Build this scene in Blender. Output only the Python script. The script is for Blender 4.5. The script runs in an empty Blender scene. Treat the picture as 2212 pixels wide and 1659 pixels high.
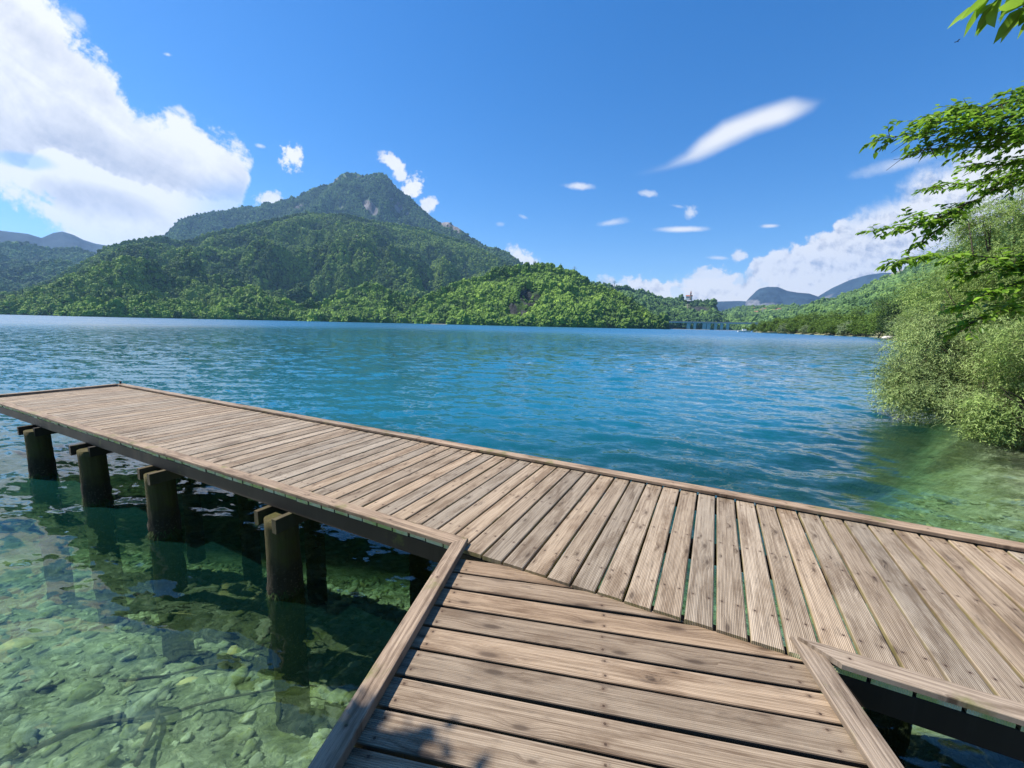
import bpy, math, random
import numpy as np
from mathutils import Matrix, Vector
rng = np.random.default_rng(7)
random.seed(7)
sc = bpy.context.scene
COL = sc.collection
R = math.radians
# ------------------------------------------------------------------ camera frame
F, CX, CY = 879.5, 1106.0, 829.5          # focal length and centre for a 2212 px wide frame
PIT, ROL = R(8.308), R(1.266)
DECK = 0.93                                # deck above the water (water is z = 0)
CAM = np.array([0, 0, DECK + 1.494])
fw = np.array([0, math.cos(PIT), -math.sin(PIT)])
_r0 = np.array([1., 0, 0]); _u0 = np.cross(_r0, fw)
rt = math.cos(ROL) * _r0 + math.sin(ROL) * _u0
up = -math.sin(ROL) * _r0 + math.cos(ROL) * _u0
def ray(px, py):
    px = np.asarray(px, float); py = np.asarray(py, float)
    return fw + ((px - CX) / F)[..., None] * rt - ((py - CY) / F)[..., None] * up
def at(px, py, dist):                      # point on that sight line, at that distance along the view axis
    return CAM + ray(px, py) * np.asarray(dist, float)[..., None]
def on_plane(px, py, z=0.0):
    d = ray(px, py); return CAM + d * ((z - CAM[2]) / d[..., 2])[..., None]

# ------------------------------------------------------------------ noise
def _h(ix, iy, iz):
    n = (ix.astype(np.int64) * 374761393 + iy.astype(np.int64) * 668265263 + iz.astype(np.int64) * 2147483647) & 0xffffffff
    n = ((n ^ (n >> 13)) * 1274126177) & 0xffffffff
    n = ((n ^ (n >> 16)) * 2246822519) & 0xffffffff
    return ((n ^ (n >> 15)) & 0xffffff) / float(0xffffff)
def vnoise(p):
    p = np.asarray(p, float); i = np.floor(p); f = p - i; f = f * f * f * (f * (f * 6 - 15) + 10)
    i = i.astype(np.int64); x, y, z = i[..., 0], i[..., 1], i[..., 2]; fx, fy, fz = f[..., 0], f[..., 1], f[..., 2]
    r = 0
    for a in (0, 1):
        for b in (0, 1):
            for c in (0, 1):
                r = r + _h(x + a, y + b, z + c) * (fx if a else 1 - fx) * (fy if b else 1 - fy) * (fz if c else 1 - fz)
    return r * 2 - 1
def fbm(p, o=4, g=.5):
    r = 0; a = 1; p = np.asarray(p, float)
    for k in range(o):
        r = r + a * vnoise(p * 2.03 ** k + k * 17.3); a *= g
    return r
def sstep(a, b, x):
    t = np.clip((np.asarray(x, float) - a) / (b - a), 0, 1); return t * t * (3 - 2 * t)

# ------------------------------------------------------------------ objects
def tag(o, label=None, cat=None, group=None, kind=None):
    if label: o['label'] = label
    if cat: o['category'] = cat
    if group: o['group'] = group
    if kind: o['kind'] = kind
    return o
def mesh(name, V, Fs, mat=None, parent=None, smooth=False, loc=None, attrs=None):
    me = bpy.data.meshes.new(name)
    V = np.asarray(V, np.float32).reshape(-1, 3)
    if loc is not None: V = V - np.asarray(loc, np.float32)
    if isinstance(Fs, np.ndarray):
        n, k = Fs.shape
        me.vertices.add(len(V)); me.vertices.foreach_set('co', V.ravel())
        me.loops.add(n * k); me.loops.foreach_set('vertex_index', Fs.astype(np.int32).ravel())
        me.polygons.add(n); me.polygons.foreach_set('loop_start', np.arange(0, n * k, k, dtype=np.int32))
        me.polygons.foreach_set('loop_total', np.full(n, k, np.int32))
        me.update(calc_edges=True)
    else:
        me.from_pydata(V.tolist(), [], Fs); me.update()
    for an, av in (attrs or {}).items():
        av = np.asarray(av, np.float32)
        if av.ndim == 1: me.attributes.new(an, 'FLOAT', 'POINT').data.foreach_set('value', av)
        else: me.attributes.new(an, 'FLOAT_VECTOR', 'POINT').data.foreach_set('vector', av.ravel())
    if smooth: me.polygons.foreach_set('use_smooth', np.ones(len(me.polygons), bool))
    if mat: me.materials.append(mat)
    o = bpy.data.objects.new(name, me); COL.objects.link(o)
    if loc is not None: o.location = [float(x) for x in loc]
    if parent:
        o.parent = parent
        if loc is None: o.location = [-x for x in parent.location]
        else: o.location = o.location - parent.location
    return o
def empty(name, loc, label, cat, group=None):
    o = bpy.data.objects.new(name, None); COL.objects.link(o); o.location = [float(x) for x in loc]; o.empty_display_size = .2
    return tag(o, label, cat, group)
class MB:                                   # collects shapes for ONE mesh
    def __init__(s): s.v = []; s.f = []; s.a = []
    def add(s, V, Fs, A=None):
        b = len(s.v); s.v += [tuple(map(float, x)) for x in V]; s.f += [tuple(int(i) + b for i in f) for f in Fs]
        s.a += ([(0, 0, 0)] * len(V) if A is None else [tuple(map(float, x)) for x in A]); return s
    def box(s, c, ex, ey, ez):              # centre and three half-axes
        c, ex, ey, ez = map(np.asarray, (c, ex, ey, ez))
        V = [c + a * ex + b * ey + d * ez for a in (-1, 1) for b in (-1, 1) for d in (-1, 1)]
        return s.add(V, [(0, 1, 3, 2), (4, 6, 7, 5), (0, 4, 5, 1), (2, 3, 7, 6), (0, 2, 6, 4), (1, 5, 7, 3)])
    def abox(s, x0, x1, y0, y1, z0, z1):
        return s.box(((x0 + x1) / 2, (y0 + y1) / 2, (z0 + z1) / 2), ((x1 - x0) / 2, 0, 0), (0, (y1 - y0) / 2, 0), (0, 0, (z1 - z0) / 2))
    def tube(s, P, rad, n=6, cap=True):
        P = np.asarray(P, float); rad = np.broadcast_to(np.asarray(rad, float), len(P)); V = []; ref = None
        for i in range(len(P)):
            t = P[min(i + 1, len(P) - 1)] - P[max(i - 1, 0)]; t = t / (np.linalg.norm(t) + 1e-9)
            if ref is None: ref = np.array([0, 0, 1.]) if abs(t[2]) < .9 else np.array([1., 0, 0])
            a = np.cross(t, ref); a /= np.linalg.norm(a) + 1e-9; b = np.cross(a, t); ref = b
            for k in range(n):
                q = 2 * math.pi * k / n; V.append(P[i] + rad[i] * (a * math.cos(q) + b * math.sin(q)))
        Fs = [(i * n + k, i * n + (k + 1) % n, (i + 1) * n + (k + 1) % n, (i + 1) * n + k) for i in range(len(P) - 1) for k in range(n)]
        if cap: Fs += [tuple(range(n))[::-1], tuple(range((len(P) - 1) * n, len(P) * n))]
        return s.add(V, Fs)
    def build(s, name, mat, parent=None, smooth=False, attr=None):
        return mesh(name, s.v, s.f, mat, parent, smooth, attrs={attr: s.a} if attr else None)

# ------------------------------------------------------------------ node helper
class NT:
    def __init__(s, tree): s.t = tree; s.t.nodes.clear()
    def n(s, ty, **kw):
        nd = s.t.nodes.new(ty)
        for k, v in kw.items(): setattr(nd, k, v)
        return nd
    def put(s, sock, v):
        if isinstance(v, bpy.types.NodeSocket): s.t.links.new(v, sock)
        elif v is not None: sock.default_value = v
    def m(s, op, a, b=None, c=None, clamp=False):
        nd = s.n('ShaderNodeMath', operation=op, use_clamp=clamp)
        for i, v in enumerate((a, b, c)):
            if v is not None: s.put(nd.inputs[i], v)
        return nd.outputs[0]
    def vm(s, op, a, b=None, scale=None):
        nd = s.n('ShaderNodeVectorMath', operation=op); s.put(nd.inputs[0], a)
        if b is not None: s.put(nd.inputs[1], b)
        if scale is not None: s.put(nd.inputs['Scale'], scale)
        return nd.outputs['Value'] if op in ('DOT_PRODUCT', 'LENGTH', 'DISTANCE') else nd.outputs[0]
    def xyz(s, x, y, z):
        nd = s.n('ShaderNodeCombineXYZ')
        for i, v in enumerate((x, y, z)): s.put(nd.inputs[i], v)
        return nd.outputs[0]
    def sep(s, v):
        nd = s.n('ShaderNodeSeparateXYZ'); s.put(nd.inputs[0], v); return nd.outputs
    def step(s, a, b, x):
        nd = s.n('ShaderNodeMapRange', interpolation_type='SMOOTHSTEP'); s.put(nd.inputs[0], x); nd.inputs[1].default_value = a; nd.inputs[2].default_value = b
        return nd.outputs[0]
    def rng(s, x, a, b, c, d):
        nd = s.n('ShaderNodeMapRange'); s.put(nd.inputs[0], x)
        for i, v in enumerate((a, b, c, d)): nd.inputs[i + 1].default_value = v
        return nd.outputs[0]
    def noise(s, vec, scale=1., detail=4., rough=.5, dist=0., out=0):
        nd = s.n('ShaderNodeTexNoise'); s.put(nd.inputs['Vector'], vec); s.put(nd.inputs['Scale'], scale)
        nd.inputs['Detail'].default_value = detail; nd.inputs['Roughness'].default_value = rough; nd.inputs['Distortion'].default_value = dist
        return nd.outputs[out]
    def vor(s, vec, scale=1., feat='F1', rnd=1., out='Distance'):
        nd = s.n('ShaderNodeTexVoronoi', feature=feat); s.put(nd.inputs['Vector'], vec); s.put(nd.inputs['Scale'], scale); nd.inputs['Randomness'].default_value = rnd
        return nd.outputs[out]
    def mix(s, f, a, b, blend='MIX'):
        nd = s.n('ShaderNodeMix', data_type='RGBA', blend_type=blend); s.put(nd.inputs[0], f)
        for i, v in ((6, a), (7, b)):
            if isinstance(v, tuple) and len(v) == 3: v = (*v, 1)
            s.put(nd.inputs[i], v)
        return nd.outputs[2]
    def attr(s, name, ty='GEOMETRY', out='Fac'):
        return s.n('ShaderNodeAttribute', attribute_name=name, attribute_type=ty).outputs[out]
    def curve(s, x, pts, x0, x1, y0, y1):
        nd = s.n('ShaderNodeFloatCurve'); s.put(nd.inputs['Value'], s.m('DIVIDE', s.m('SUBTRACT', x, x0), x1 - x0, clamp=True))
        c = nd.mapping.curves[0]; P = [((a - x0) / (x1 - x0), (b - y0) / (y1 - y0)) for a, b in pts]
        c.points[0].location = P[0]; c.points[1].location = P[-1]
        for p in P[1:-1]: c.points.new(*p)
        for p in c.points: p.handle_type = 'VECTOR'
        nd.mapping.update()
        return s.m('MULTIPLY_ADD', nd.outputs[0], y1 - y0, y0)
def material(name):
    m = bpy.data.materials.new(name); m.use_nodes = True; t = NT(m.node_tree); return m, t
def finish(t, col, rough=.7, bump=None, strength=.4, dist=.02, spec=.3, trans=0.):
    p = t.n('ShaderNodeBsdfPrincipled'); o = t.n('ShaderNodeOutputMaterial')
    if isinstance(col, tuple): col = (*col[:3], 1)
    t.put(p.inputs['Base Color'], col); t.put(p.inputs['Roughness'], rough); p.inputs['Specular IOR Level'].default_value = spec
    if bump is not None:
        b = t.n('ShaderNodeBump'); b.inputs['Strength'].default_value = strength; b.inputs['Distance'].default_value = dist
        t.put(b.inputs['Height'], bump); t.t.links.new(b.outputs[0], p.inputs['Normal'])
    sh = p.outputs[0]
    if trans > 0:
        tr = t.n('ShaderNodeBsdfTranslucent'); t.put(tr.inputs[0], col); mx = t.n('ShaderNodeMixShader'); mx.inputs[0].default_value = trans
        t.t.links.new(sh, mx.inputs[1]); t.t.links.new(tr.outputs[0], mx.inputs[2]); sh = mx.outputs[0]
    t.t.links.new(sh, o.inputs[0])
def simple(name, col, rough=.7, var=.25, scale=3., spec=.3):
    m, t = material(name); co = t.n('ShaderNodeTexCoord').outputs['Object']
    nz = t.noise(co, scale, 5, .6); v = t.rng(nz, .25, .75, 1 - var, 1 + var)
    c = t.vm('SCALE', tuple(col), scale=v); finish(t, c, rough, nz, .2, .02, spec); return m

# ------------------------------------------------------------------ sky, sun, exposure
SUN_AZ, SUN_EL = R(-78), R(55)             # azimuth from +Y, clockwise positive
sdir = np.array([math.sin(SUN_AZ) * math.cos(SUN_EL), math.cos(SUN_AZ) * math.cos(SUN_EL), math.sin(SUN_EL)])
L = bpy.data.lights.new('sun', 'SUN'); L.energy = 5.0; L.angle = R(.5); L.color = (1, .955, .88)
lo = bpy.data.objects.new('sun', L); COL.objects.link(lo); lo.rotation_euler = Vector(-sdir).to_track_quat('-Z', 'Y').to_euler()
W = bpy.data.worlds.new('World'); sc.world = W; W.use_nodes = True
t = NT(W.node_tree)
sky = t.n('ShaderNodeTexSky', sky_type='NISHITA'); sky.sun_disc = False; sky.sun_elevation = SUN_EL; sky.sun_rotation = SUN_AZ
sky.air_density = 1.0; sky.dust_density = .35; sky.ozone_density = 2.6; sky.altitude = 200
D = t.n('ShaderNodeTexCoord').outputs['Generated']
ca = t.vm('DOT_PRODUCT', D, tuple(rt)); cb = t.vm('DOT_PRODUCT', D, tuple(up)); cc = t.m('MAXIMUM', t.vm('DOT_PRODUCT', D, tuple(fw)), .08)
U = t.m('MULTIPLY_ADD', t.m('DIVIDE', ca, cc), F / 1000, CX / 1000); V = t.m('MULTIPLY_ADD', t.m('DIVIDE', cb, cc), -F / 1000, CY / 1000)
UV = t.xyz(U, V, 0)
front = t.step(.10, .25, t.vm('DOT_PRODUCT', D, tuple(fw)))
def rot(ang, x, y):                        # a noise space stretched along a direction in the sky
    c, s_ = math.cos(ang), math.sin(ang)
    return t.xyz(t.m('MULTIPLY', t.m('ADD', t.m('MULTIPLY', U, c), t.m('MULTIPLY', V, s_)), x), t.m('MULTIPLY', t.m('SUBTRACT', t.m('MULTIPLY', V, c), t.m('MULTIPLY', U, s_)), y), 0)
nb = t.m('SUBTRACT', t.noise(UV, 9., 9, .62, .35), .5)                       # billows
nf = t.m('SUBTRACT', t.noise(UV, 28., 7, .62, .2), .5)
nd_ = t.m('SUBTRACT', t.noise(rot(R(37), 3.0, 10.), 1., 8, .6, .5), .5)     # streaks that run down to the right
nf3 = t.m('SUBTRACT', t.noise(UV, 70., 6, .7, .3), .5)
def tot(a, wa, b, wb): return t.m('ADD', t.m('MULTIPLY', a, wa), t.m('MULTIPLY', b, wb))
# great cloud on the left
TL = t.curve(U, [(0, -.12), (.05, -.05), (.09, .0), (.16, .06), (.23, .13), (.28, .215), (.33, .25), (.40, .268), (.46, .288), (.51, .315), (.548, .345), (.556, .40), (.60, .62)], 0, .6, -.2, .7)
BL = t.curve(U, [(0, .435), (.06, .452), (.11, .47), (.15, .50), (.20, .53), (.25, .56), (.45, .56), (.52, .47), (.545, .365), (.552, .33), (.60, .1)], 0, .6, 0, .7)
edge = t.m('ADD', tot(nd_, .22, nb, .07), tot(nf, .06, nf3, .05))
dl = t.m('ADD', t.m('SMOOTH_MIN', t.m('SUBTRACT', V, TL), t.m('SUBTRACT', BL, V), .04), edge)
ml = t.step(-.010, .032, dl)
gap = t.step(.5, 1.15, t.m('ADD', t.vm('LENGTH', t.xyz(t.m('DIVIDE', t.m('SUBTRACT', U, .045), .085), t.m('DIVIDE', t.m('SUBTRACT', V, t.m('MULTIPLY_ADD', U, .16, .338)), .020), 0)), t.m('MULTIPLY', nb, 1.0)))
ml = t.m('MULTIPLY', ml, t.m('MULTIPLY_ADD', gap, .5, .5))
thin = t.m('MULTIPLY', t.step(.36, .5, U), t.step(.36, .44, V))               # veil at its right end
ml = t.m('MULTIPLY', ml, t.m('SUBTRACT', 1., t.m('MULTIPLY', thin, .45)))
T2 = t.curve(U, [(0, .352), (.05, .365), (.075, .33), (.12, .318), (.17, .335), (.23, .365), (.30, .395), (.37, .412), (.44, .428), (.51, .437), (.6, .45)], 0, .6, .2, .6)
d2 = t.m('ADD', t.m('SUBTRACT', V, T2), tot(nd_, .045, nf, .03))
rim = t.m('MULTIPLY', t.step(-.006, .008, d2), t.m('SUBTRACT', 1., t.step(.012, .075, d2)))
core = t.m('SUBTRACT', 1., t.step(.2, 1.1, t.vm('LENGTH', t.xyz(t.m('DIVIDE', t.m('SUBTRACT', U, .235), .19), t.m('DIVIDE', t.m('SUBTRACT', V, t.m('MULTIPLY_ADD', U, .12, .405)), .05), 0))))
upper = t.m('MULTIPLY', t.m('SUBTRACT', 1., t.step(-.05, .0, d2)), .0)
band = t.m('MULTIPLY', t.step(-.12, -.02, d2), t.m('SUBTRACT', 1., t.step(-.02, .004, d2)))   # grey foot of the upper cloud
lb = t.m('ADD', .82, tot(nd_, 1.3, nf, .45))
lb = t.m('ADD', lb, t.m('MULTIPLY', rim, .42)); lb = t.m('SUBTRACT', lb, t.m('MULTIPLY', core, .36)); lb = t.m('SUBTRACT', lb, t.m('MULTIPLY', band, .2))
lb = t.m('ADD', lb, t.m('MULTIPLY', t.m('SUBTRACT', 1., t.step(.0, .07, dl)), .22))
# cloud bank on the right
TR = t.curve(U, [(1.2, .70), (1.27, .625), (1.30, .604), (1.34, .592), (1.40, .596), (1.46, .604), (1.50, .596), (1.57, .59), (1.605, .598), (1.63, .556), (1.68, .54), (1.74, .525), (1.79, .50), (1.82, .478), (1.88, .452), (1.94, .41), (2.0, .37), (2.06, .345), (2.12, .30), (2.2, .27), (2.5, .22)], 1.2, 2.5, .1, .8)
dr = t.m('ADD', t.m('SUBTRACT', V, TR), tot(nb, .08, nf, .065))
mr = t.step(-.003, .011, dr)
soft = t.step(1.80, 1.88, U)
mrs = t.step(-.02, .05, dr)
mr = t.m('ADD', t.m('MULTIPLY', mr, t.m('SUBTRACT', 1., soft)), t.m('MULTIPLY', mrs, soft))
mr = t.m('MULTIPLY', mr, t.m('SUBTRACT', 1., t.m('MULTIPLY', t.step(.0, .05, t.m('ADD', t.noise(UV, 16., 6, .6), -.56)), t.m('MULTIPLY', t.m('SUBTRACT', 1., t.step(1.6, 1.7, U)), .35))))
nb2 = t.m('SUBTRACT', t.noise(t.vm('ADD', UV, (-.006, -.009, 0)), 28., 7, .62, .2), .5)
nb1 = t.m('SUBTRACT', t.noise(t.vm('ADD', UV, (-.012, -.016, 0)), 9., 9, .62, .35), .5)
relief = t.m('ADD', t.m('MULTIPLY', t.m('SUBTRACT', nf, nb2), 1.1), t.m('MULTIPLY', t.m('SUBTRACT', nb, nb1), 1.6))   # which side of a billow faces the sun
rb_ = t.m('ADD', 1.0, t.m('MULTIPLY', relief, 1.7)); rb_ = t.m('ADD', rb_, t.m('MULTIPLY', t.m('SUBTRACT', t.noise(UV, 5., 5, .55), .5), .9)); rb_ = t.m('SUBTRACT', rb_, t.m('MULTIPLY', soft, .06))
# small clouds: centre, radii, tilt, softness, density, breakup
PUFF = [(.635, .342, .022, .026, -20, .5, 1, 1.4), (.848, .352, .034, .013, 42, .5, .95, 1.2), (.866, .378, .018, .014, 50, .5, .9, 1.2), (.893, .402, .026, .03, 30, .5, 1, 1.2), (.922, .44, .018, .022, 60, .5, .95, 1.2),
        (.575, .432, .03, .014, 0, .6, .9, 1.4), (1.13, .556, .045, .016, 22, .5, 1, 1.0), (1.252, .402, .037, .009, 2, .8, .8, .5), (1.475, .495, .058, .0075, -1, .8, .95, .25), (1.663, .488, .024, .005, -2, .8, .8, .3),
        (1.32, .481, .04, .008, -9, .9, .55, .6), (1.49, .461, .014, .014, 30, .8, .7, 1.2), (1.40, .418, .022, .007, 5, .9, .6, .9), (.39, .236, .026, .009, 28, .9, .7, .9), (.165, .04, .036, .016, 40, 1, .6, .9), (.562, .315, .012, .005, 12, .9, .6, .5),
        (.362, .118, .011, .005, 10, .9, .6, .8), (1.595, .552, .02, .013, 0, .6, .9, 1.0), (1.552, .557, .026, .0045, 2, .9, .6, .4), (1.13, .468, .012, .004, 20, .9, .4, .5), (1.525, .60, .045, .018, -10, .6, .9, 1.2), (1.465, .446, .016, .004, 10, .9, .35, .8), (1.08, .484, .01, .005, 0, .9, .3, .6),
        (1.95, .352, .11, .017, -14, 1.0, .55, .3)]
pm = None
for (x, y, rx, ry, an, so, de, br) in PUFF:
    c, s_ = math.cos(R(an)), math.sin(R(an)); du = t.m('SUBTRACT', U, x); dv = t.m('SUBTRACT', V, y)
    e1 = t.m('DIVIDE', t.m('ADD', t.m('MULTIPLY', du, c), t.m('MULTIPLY', dv, s_)), rx); e2 = t.m('DIVIDE', t.m('SUBTRACT', t.m('MULTIPLY', dv, c), t.m('MULTIPLY', du, s_)), ry)
    dd = t.m('ADD', t.vm('LENGTH', t.xyz(e1, e2, 0)), t.m('ADD', tot(nf, br * 2.2, nb, br * 2.0), t.m('MULTIPLY', nf3, br * 1.5)))
    q = t.m('MULTIPLY', t.m('SUBTRACT', 1., t.step(1.0 - so * 1.0, 1.22, dd)), de)
    pm = q if pm is None else t.m('MAXIMUM', pm, q)
# long smooth lens cloud
c, s_ = math.cos(R(-21)), math.sin(R(-21)); du = t.m('SUBTRACT', U, 1.575); dv = t.m('SUBTRACT', V, .298)
l1 = t.m('ADD', t.m('MULTIPLY', du, c), t.m('MULTIPLY', dv, s_)); l2 = t.m('SUBTRACT', t.m('MULTIPLY', dv, c), t.m('MULTIPLY', du, s_))
ltop = t.curve(l1, [(-.24, -.002), (-.15, .004), (-.10, -.004), (-.06, -.022), (.0, -.036), (.08, -.036), (.16, -.03), (.205, -.012), (.24, 0)], -.24, .24, -.1, .1)
lbot = t.curve(l1, [(-.24, .0), (-.15, .016), (-.08, .022), (.0, .016), (.06, .014), (.12, .018), (.19, .014), (.215, .004), (.24, 0)], -.24, .24, -.1, .1)
nl = t.m('SUBTRACT', t.noise(rot(R(-21), 5., 22.), 1., 4, .5), .5)
l2 = t.m('DIVIDE', l2, 1.12)
lens = t.step(-.006, .020, t.m('ADD', t.m('MINIMUM', t.m('SUBTRACT', l2, ltop), t.m('SUBTRACT', lbot, l2)), t.m('MULTIPLY', nl, .014)))
lens = t.m('MULTIPLY', lens, t.m('MULTIPLY', t.step(-.24, -.02, l1), .93))
lens = t.m('MULTIPLY', lens, t.m('SUBTRACT', 1., t.step(.12, .235, l1)))
def cl(mask, bright, base, col=(1.0, 1.0, 1.0), dark=(.36, .41, .56)):
    k = t.mix(t.m('MULTIPLY', t.m('SUBTRACT', bright, .2), 1.35, clamp=True), dark, col)
    return t.mix(t.m('MULTIPLY', mask, front), base, t.vm('SCALE', k, scale=CLOUD))
CLOUD = 6.9
hs = t.n('ShaderNodeHueSaturation'); hs.inputs['Saturation'].default_value = 1.42; hs.inputs['Value'].default_value = 1.0; t.t.links.new(sky.outputs[0], hs.inputs['Color'])
skyc = t.vm('MULTIPLY', hs.outputs[0], (.92, 1.0, 1.12))
c0 = cl(lens, .93, skyc); c0 = cl(pm, t.m('ADD', .95, t.m('MULTIPLY', relief, .5)), c0); c0 = cl(ml, lb, c0); c0 = cl(mr, rb_, c0)
bg = t.n('ShaderNodeBackground'); bg.inputs['Strength'].default_value = .085; t.put(bg.inputs[0], c0)
t.t.links.new(bg.outputs[0], t.n('ShaderNodeOutputWorld').inputs[0])
sc.view_settings.view_transform = 'Standard'; sc.view_settings.look = 'None'; sc.view_settings.gamma = 1; sc.view_settings.exposure = .85
cam = bpy.data.cameras.new('camera'); cam.sensor_width = 36; cam.lens = 36 * F / 2212; cam.clip_start = .05; cam.clip_end = 60000
co = bpy.data.objects.new('camera', cam); COL.objects.link(co); sc.camera = co
M = Matrix.Identity(4)
for i in range(3): M[i][0], M[i][1], M[i][2], M[i][3] = rt[i], up[i], -fw[i], CAM[i]
co.matrix_world = M

# ------------------------------------------------------------------ lake floor, banks, water
SHORE = np.array([(-900, -60), (-60, -14), (-15, -6.2), (-4, -3.8), (0, -3.2), (4, -2.4), (6.5, -.6), (8.8, 2.5), (11.4, 6.5), (15, 10), (23, 18), (40, 38), (70, 70), (103, 105), (150, 165), (189, 215), (215, 320), (238, 412), (310, 520), (480, 800), (660, 1100)], float)
def shore_dist(P):                          # > 0 in the lake, < 0 on the bank
    best = np.full(len(P), 1e9); sg = np.ones(len(P))
    for a, b in zip(SHORE[:-1], SHORE[1:]):
        ab = b - a; tt = np.clip(((P - a) @ ab) / (ab @ ab), 0, 1); dlt = P - (a + tt[:, None] * ab); dd = np.hypot(dlt[:, 0], dlt[:, 1])
        cr = ab[0] * (P[:, 1] - a[1]) - ab[1] * (P[:, 0] - a[0]); k = dd < best
        sg[k] = np.sign(cr[k]); best[k] = dd[k]
    return best * sg
YAW = R(-63.562)
d2v = np.array([math.sin(YAW), math.cos(YAW)]); n2v = np.array([d2v[1], -d2v[0]]) * -1
if n2v @ np.array([0, 1]) < 0: n2v = -n2v
def depth(P):
    s = shore_dist(P); perp = P @ n2v
    a = (.22 + .15 * s) + .30 * np.maximum(0, perp - 3.3) * np.clip((s - 2) / 4, 0, 1) + .035 * np.maximum(0, s - 6) ** 1.5
    return np.where(s > 0, np.minimum(a, 9), .22 + .22 * s + 0 * s), s
def polar(cx, cy, r0, r1, ratio, a0, a1, da):
    rr = [r0]
    while rr[-1] < r1: rr.append(rr[-1] * ratio)
    rr = np.array(rr); aa = np.arange(a0, a1 + 1e-6, da); A, Rr = np.meshgrid(np.radians(aa), rr)
    P = np.c_[(cx + Rr * np.sin(A)).ravel(), (cy + Rr * np.cos(A)).ravel()]
    n, k = len(rr), len(aa); i = np.arange(n * k).reshape(n, k)
    Fs = np.c_[i[:-1, :-1].ravel(), i[:-1, 1:].ravel(), i[1:, 1:].ravel(), i[1:, :-1].ravel()]
    return P, Fs, Rr.ravel()
# lake floor and land behind the camera
P, Fs, Rr = polar(0, -2.5, .6, 520, 1.02, -180, 180, .9)
dp, s = depth(P)
z = np.where(s > 0, -dp, np.minimum(-.22 - .22 * s, 3 + .01 * np.abs(s)))
P3 = np.c_[P, P[:, 0] * 0]
z = z + np.where(s > 0, 1, .6) * (.10 * fbm(P3 * .9, 4) + .035 * fbm(P3 * 5.1 + 7, 3)) * np.clip(np.abs(s) / .6, .3, 1)
m_bed, t = material('lake_floor')
pos = t.n('ShaderNodeNewGeometry').outputs['Position']
wv = t.vm('ADD', pos, t.vm('SCALE', t.vm('SUBTRACT', t.noise(t.vm('MULTIPLY', pos, (1.6, 3.4, 1)), 1.2, 3, .5, out=1), (.5, .5, .5)), scale=.55))
n1 = t.noise(wv, 2.2, 8, .62); n2 = t.vor(wv, 6.5, 'F1'); n3 = t.noise(wv, 14., 6, .65)
c = t.mix(t.step(.35, .65, n1), (.17, .19, .09), (.50, .52, .37)); c = t.mix(t.step(.45, .75, n3), c, (.62, .62, .45)); c = t.mix(t.step(.56, .72, t.noise(wv, 1.1, 5, .6)), c, (.20, .22, .05))
sz = t.sep(pos)[2]
c = t.mix(t.step(-.05, .15, sz), c, t.mix(t.step(.4, .6, n3), (.10, .13, .035), (.24, .21, .15)))
finish(t, c, .9, t.m('ADD', n3, t.m('MULTIPLY', n2, -.6)), .9, .06, .1)
tag(mesh('lake_floor', np.c_[P, z], Fs, m_bed, smooth=True), kind='structure')

# water: a real wave surface, finest near the pier
P, Fs, Rr = polar(0, -3.0, 1.0, 2600, 1.0088, -80, 80, .30)
zz = np.zeros(len(P)); cell = np.maximum(Rr * .0088, Rr * R(.30))
wind = R(200)
amp_mod = .75 + .5 * sstep(-.6, .6, fbm(np.c_[P * np.array([.035, .09]), 0 * P[:, 0]], 3))
for k in range(90):
    lam = .15 * (1.9 / .15) ** (rng.random() ** 1.15); th = wind + rng.normal(0, .62); kk = 2 * math.pi / lam
    slope = .024 * (lam / .5) ** -.1
    a = .025 * (lam / .5) ** -.1 / kk * np.clip((lam / cell - 2.5) / 3, 0, 1)
    ph = kk * (P[:, 0] * math.sin(th) + P[:, 1] * math.cos(th)) + rng.random() * 6.283
    zz += a * np.sin(ph)
dp, s = depth(P)
calm = .85 + .15 * sstep(0., 3.2, P @ n2v - 2.2)                              # sheltered on the near side of the pier
zz *= amp_mod * calm
m_wat, t = material('lake_water')
pos = t.n('ShaderNodeNewGeometry').outputs['Position']
dep = t.attr('depth')
px_, py_, pz_ = t.sep(pos)
r37 = R(-14)
wc = t.xyz(t.m('ADD', t.m('MULTIPLY', px_, math.cos(r37)), t.m('MULTIPLY', py_, math.sin(r37))), t.m('SUBTRACT', t.m('MULTIPLY', py_, math.cos(r37)), t.m('MULTIPLY', px_, math.sin(r37))), 0)
wc2 = t.vm('MULTIPLY', wc, (.55, 1.25, 1))
far = t.step(6., 45., t.vm('LENGTH', pos))
big = t.noise(t.vm('MULTIPLY', pos, (.006, .03, 1)), 1., 4, .6)
def slope(vec, k): return t.vm('MULTIPLY', t.vm('SUBTRACT', vec, (.5, .5, .5)), k)
s1 = slope(t.noise(wc2, 1.5, 3, .6, .3, out=1), (.8, 1.2, 0)); s2 = slope(t.noise(wc2, 7.5, 2, .5, .2, out=1), (.34, .46, 0))
s1 = t.vm('SCALE', s1, scale=t.m('MULTIPLY', far, t.rng(big, .3, .7, .55, 1.35)))
nrm = t.vm('NORMALIZE', t.vm('ADD', t.n('ShaderNodeNewGeometry').outputs['Normal'], t.vm('ADD', s1, s2)))
fr = t.n('ShaderNodeFresnel'); fr.inputs[0].default_value = 1.42; t.t.links.new(nrm, fr.inputs['Normal'])
gl = t.n('ShaderNodeBsdfGlossy', distribution='BECKMANN'); t.put(gl.inputs['Roughness'], t.rng(t.vm('LENGTH', pos), 12., 200., .03, .40)); gl.inputs[0].default_value = (1, 1, 1, 1); t.t.links.new(nrm, gl.inputs['Normal'])
tr = t.n('ShaderNodeBsdfTransparent')
def ex(k): return t.m('EXPONENT', t.m('MULTIPLY', dep, -k))
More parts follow.
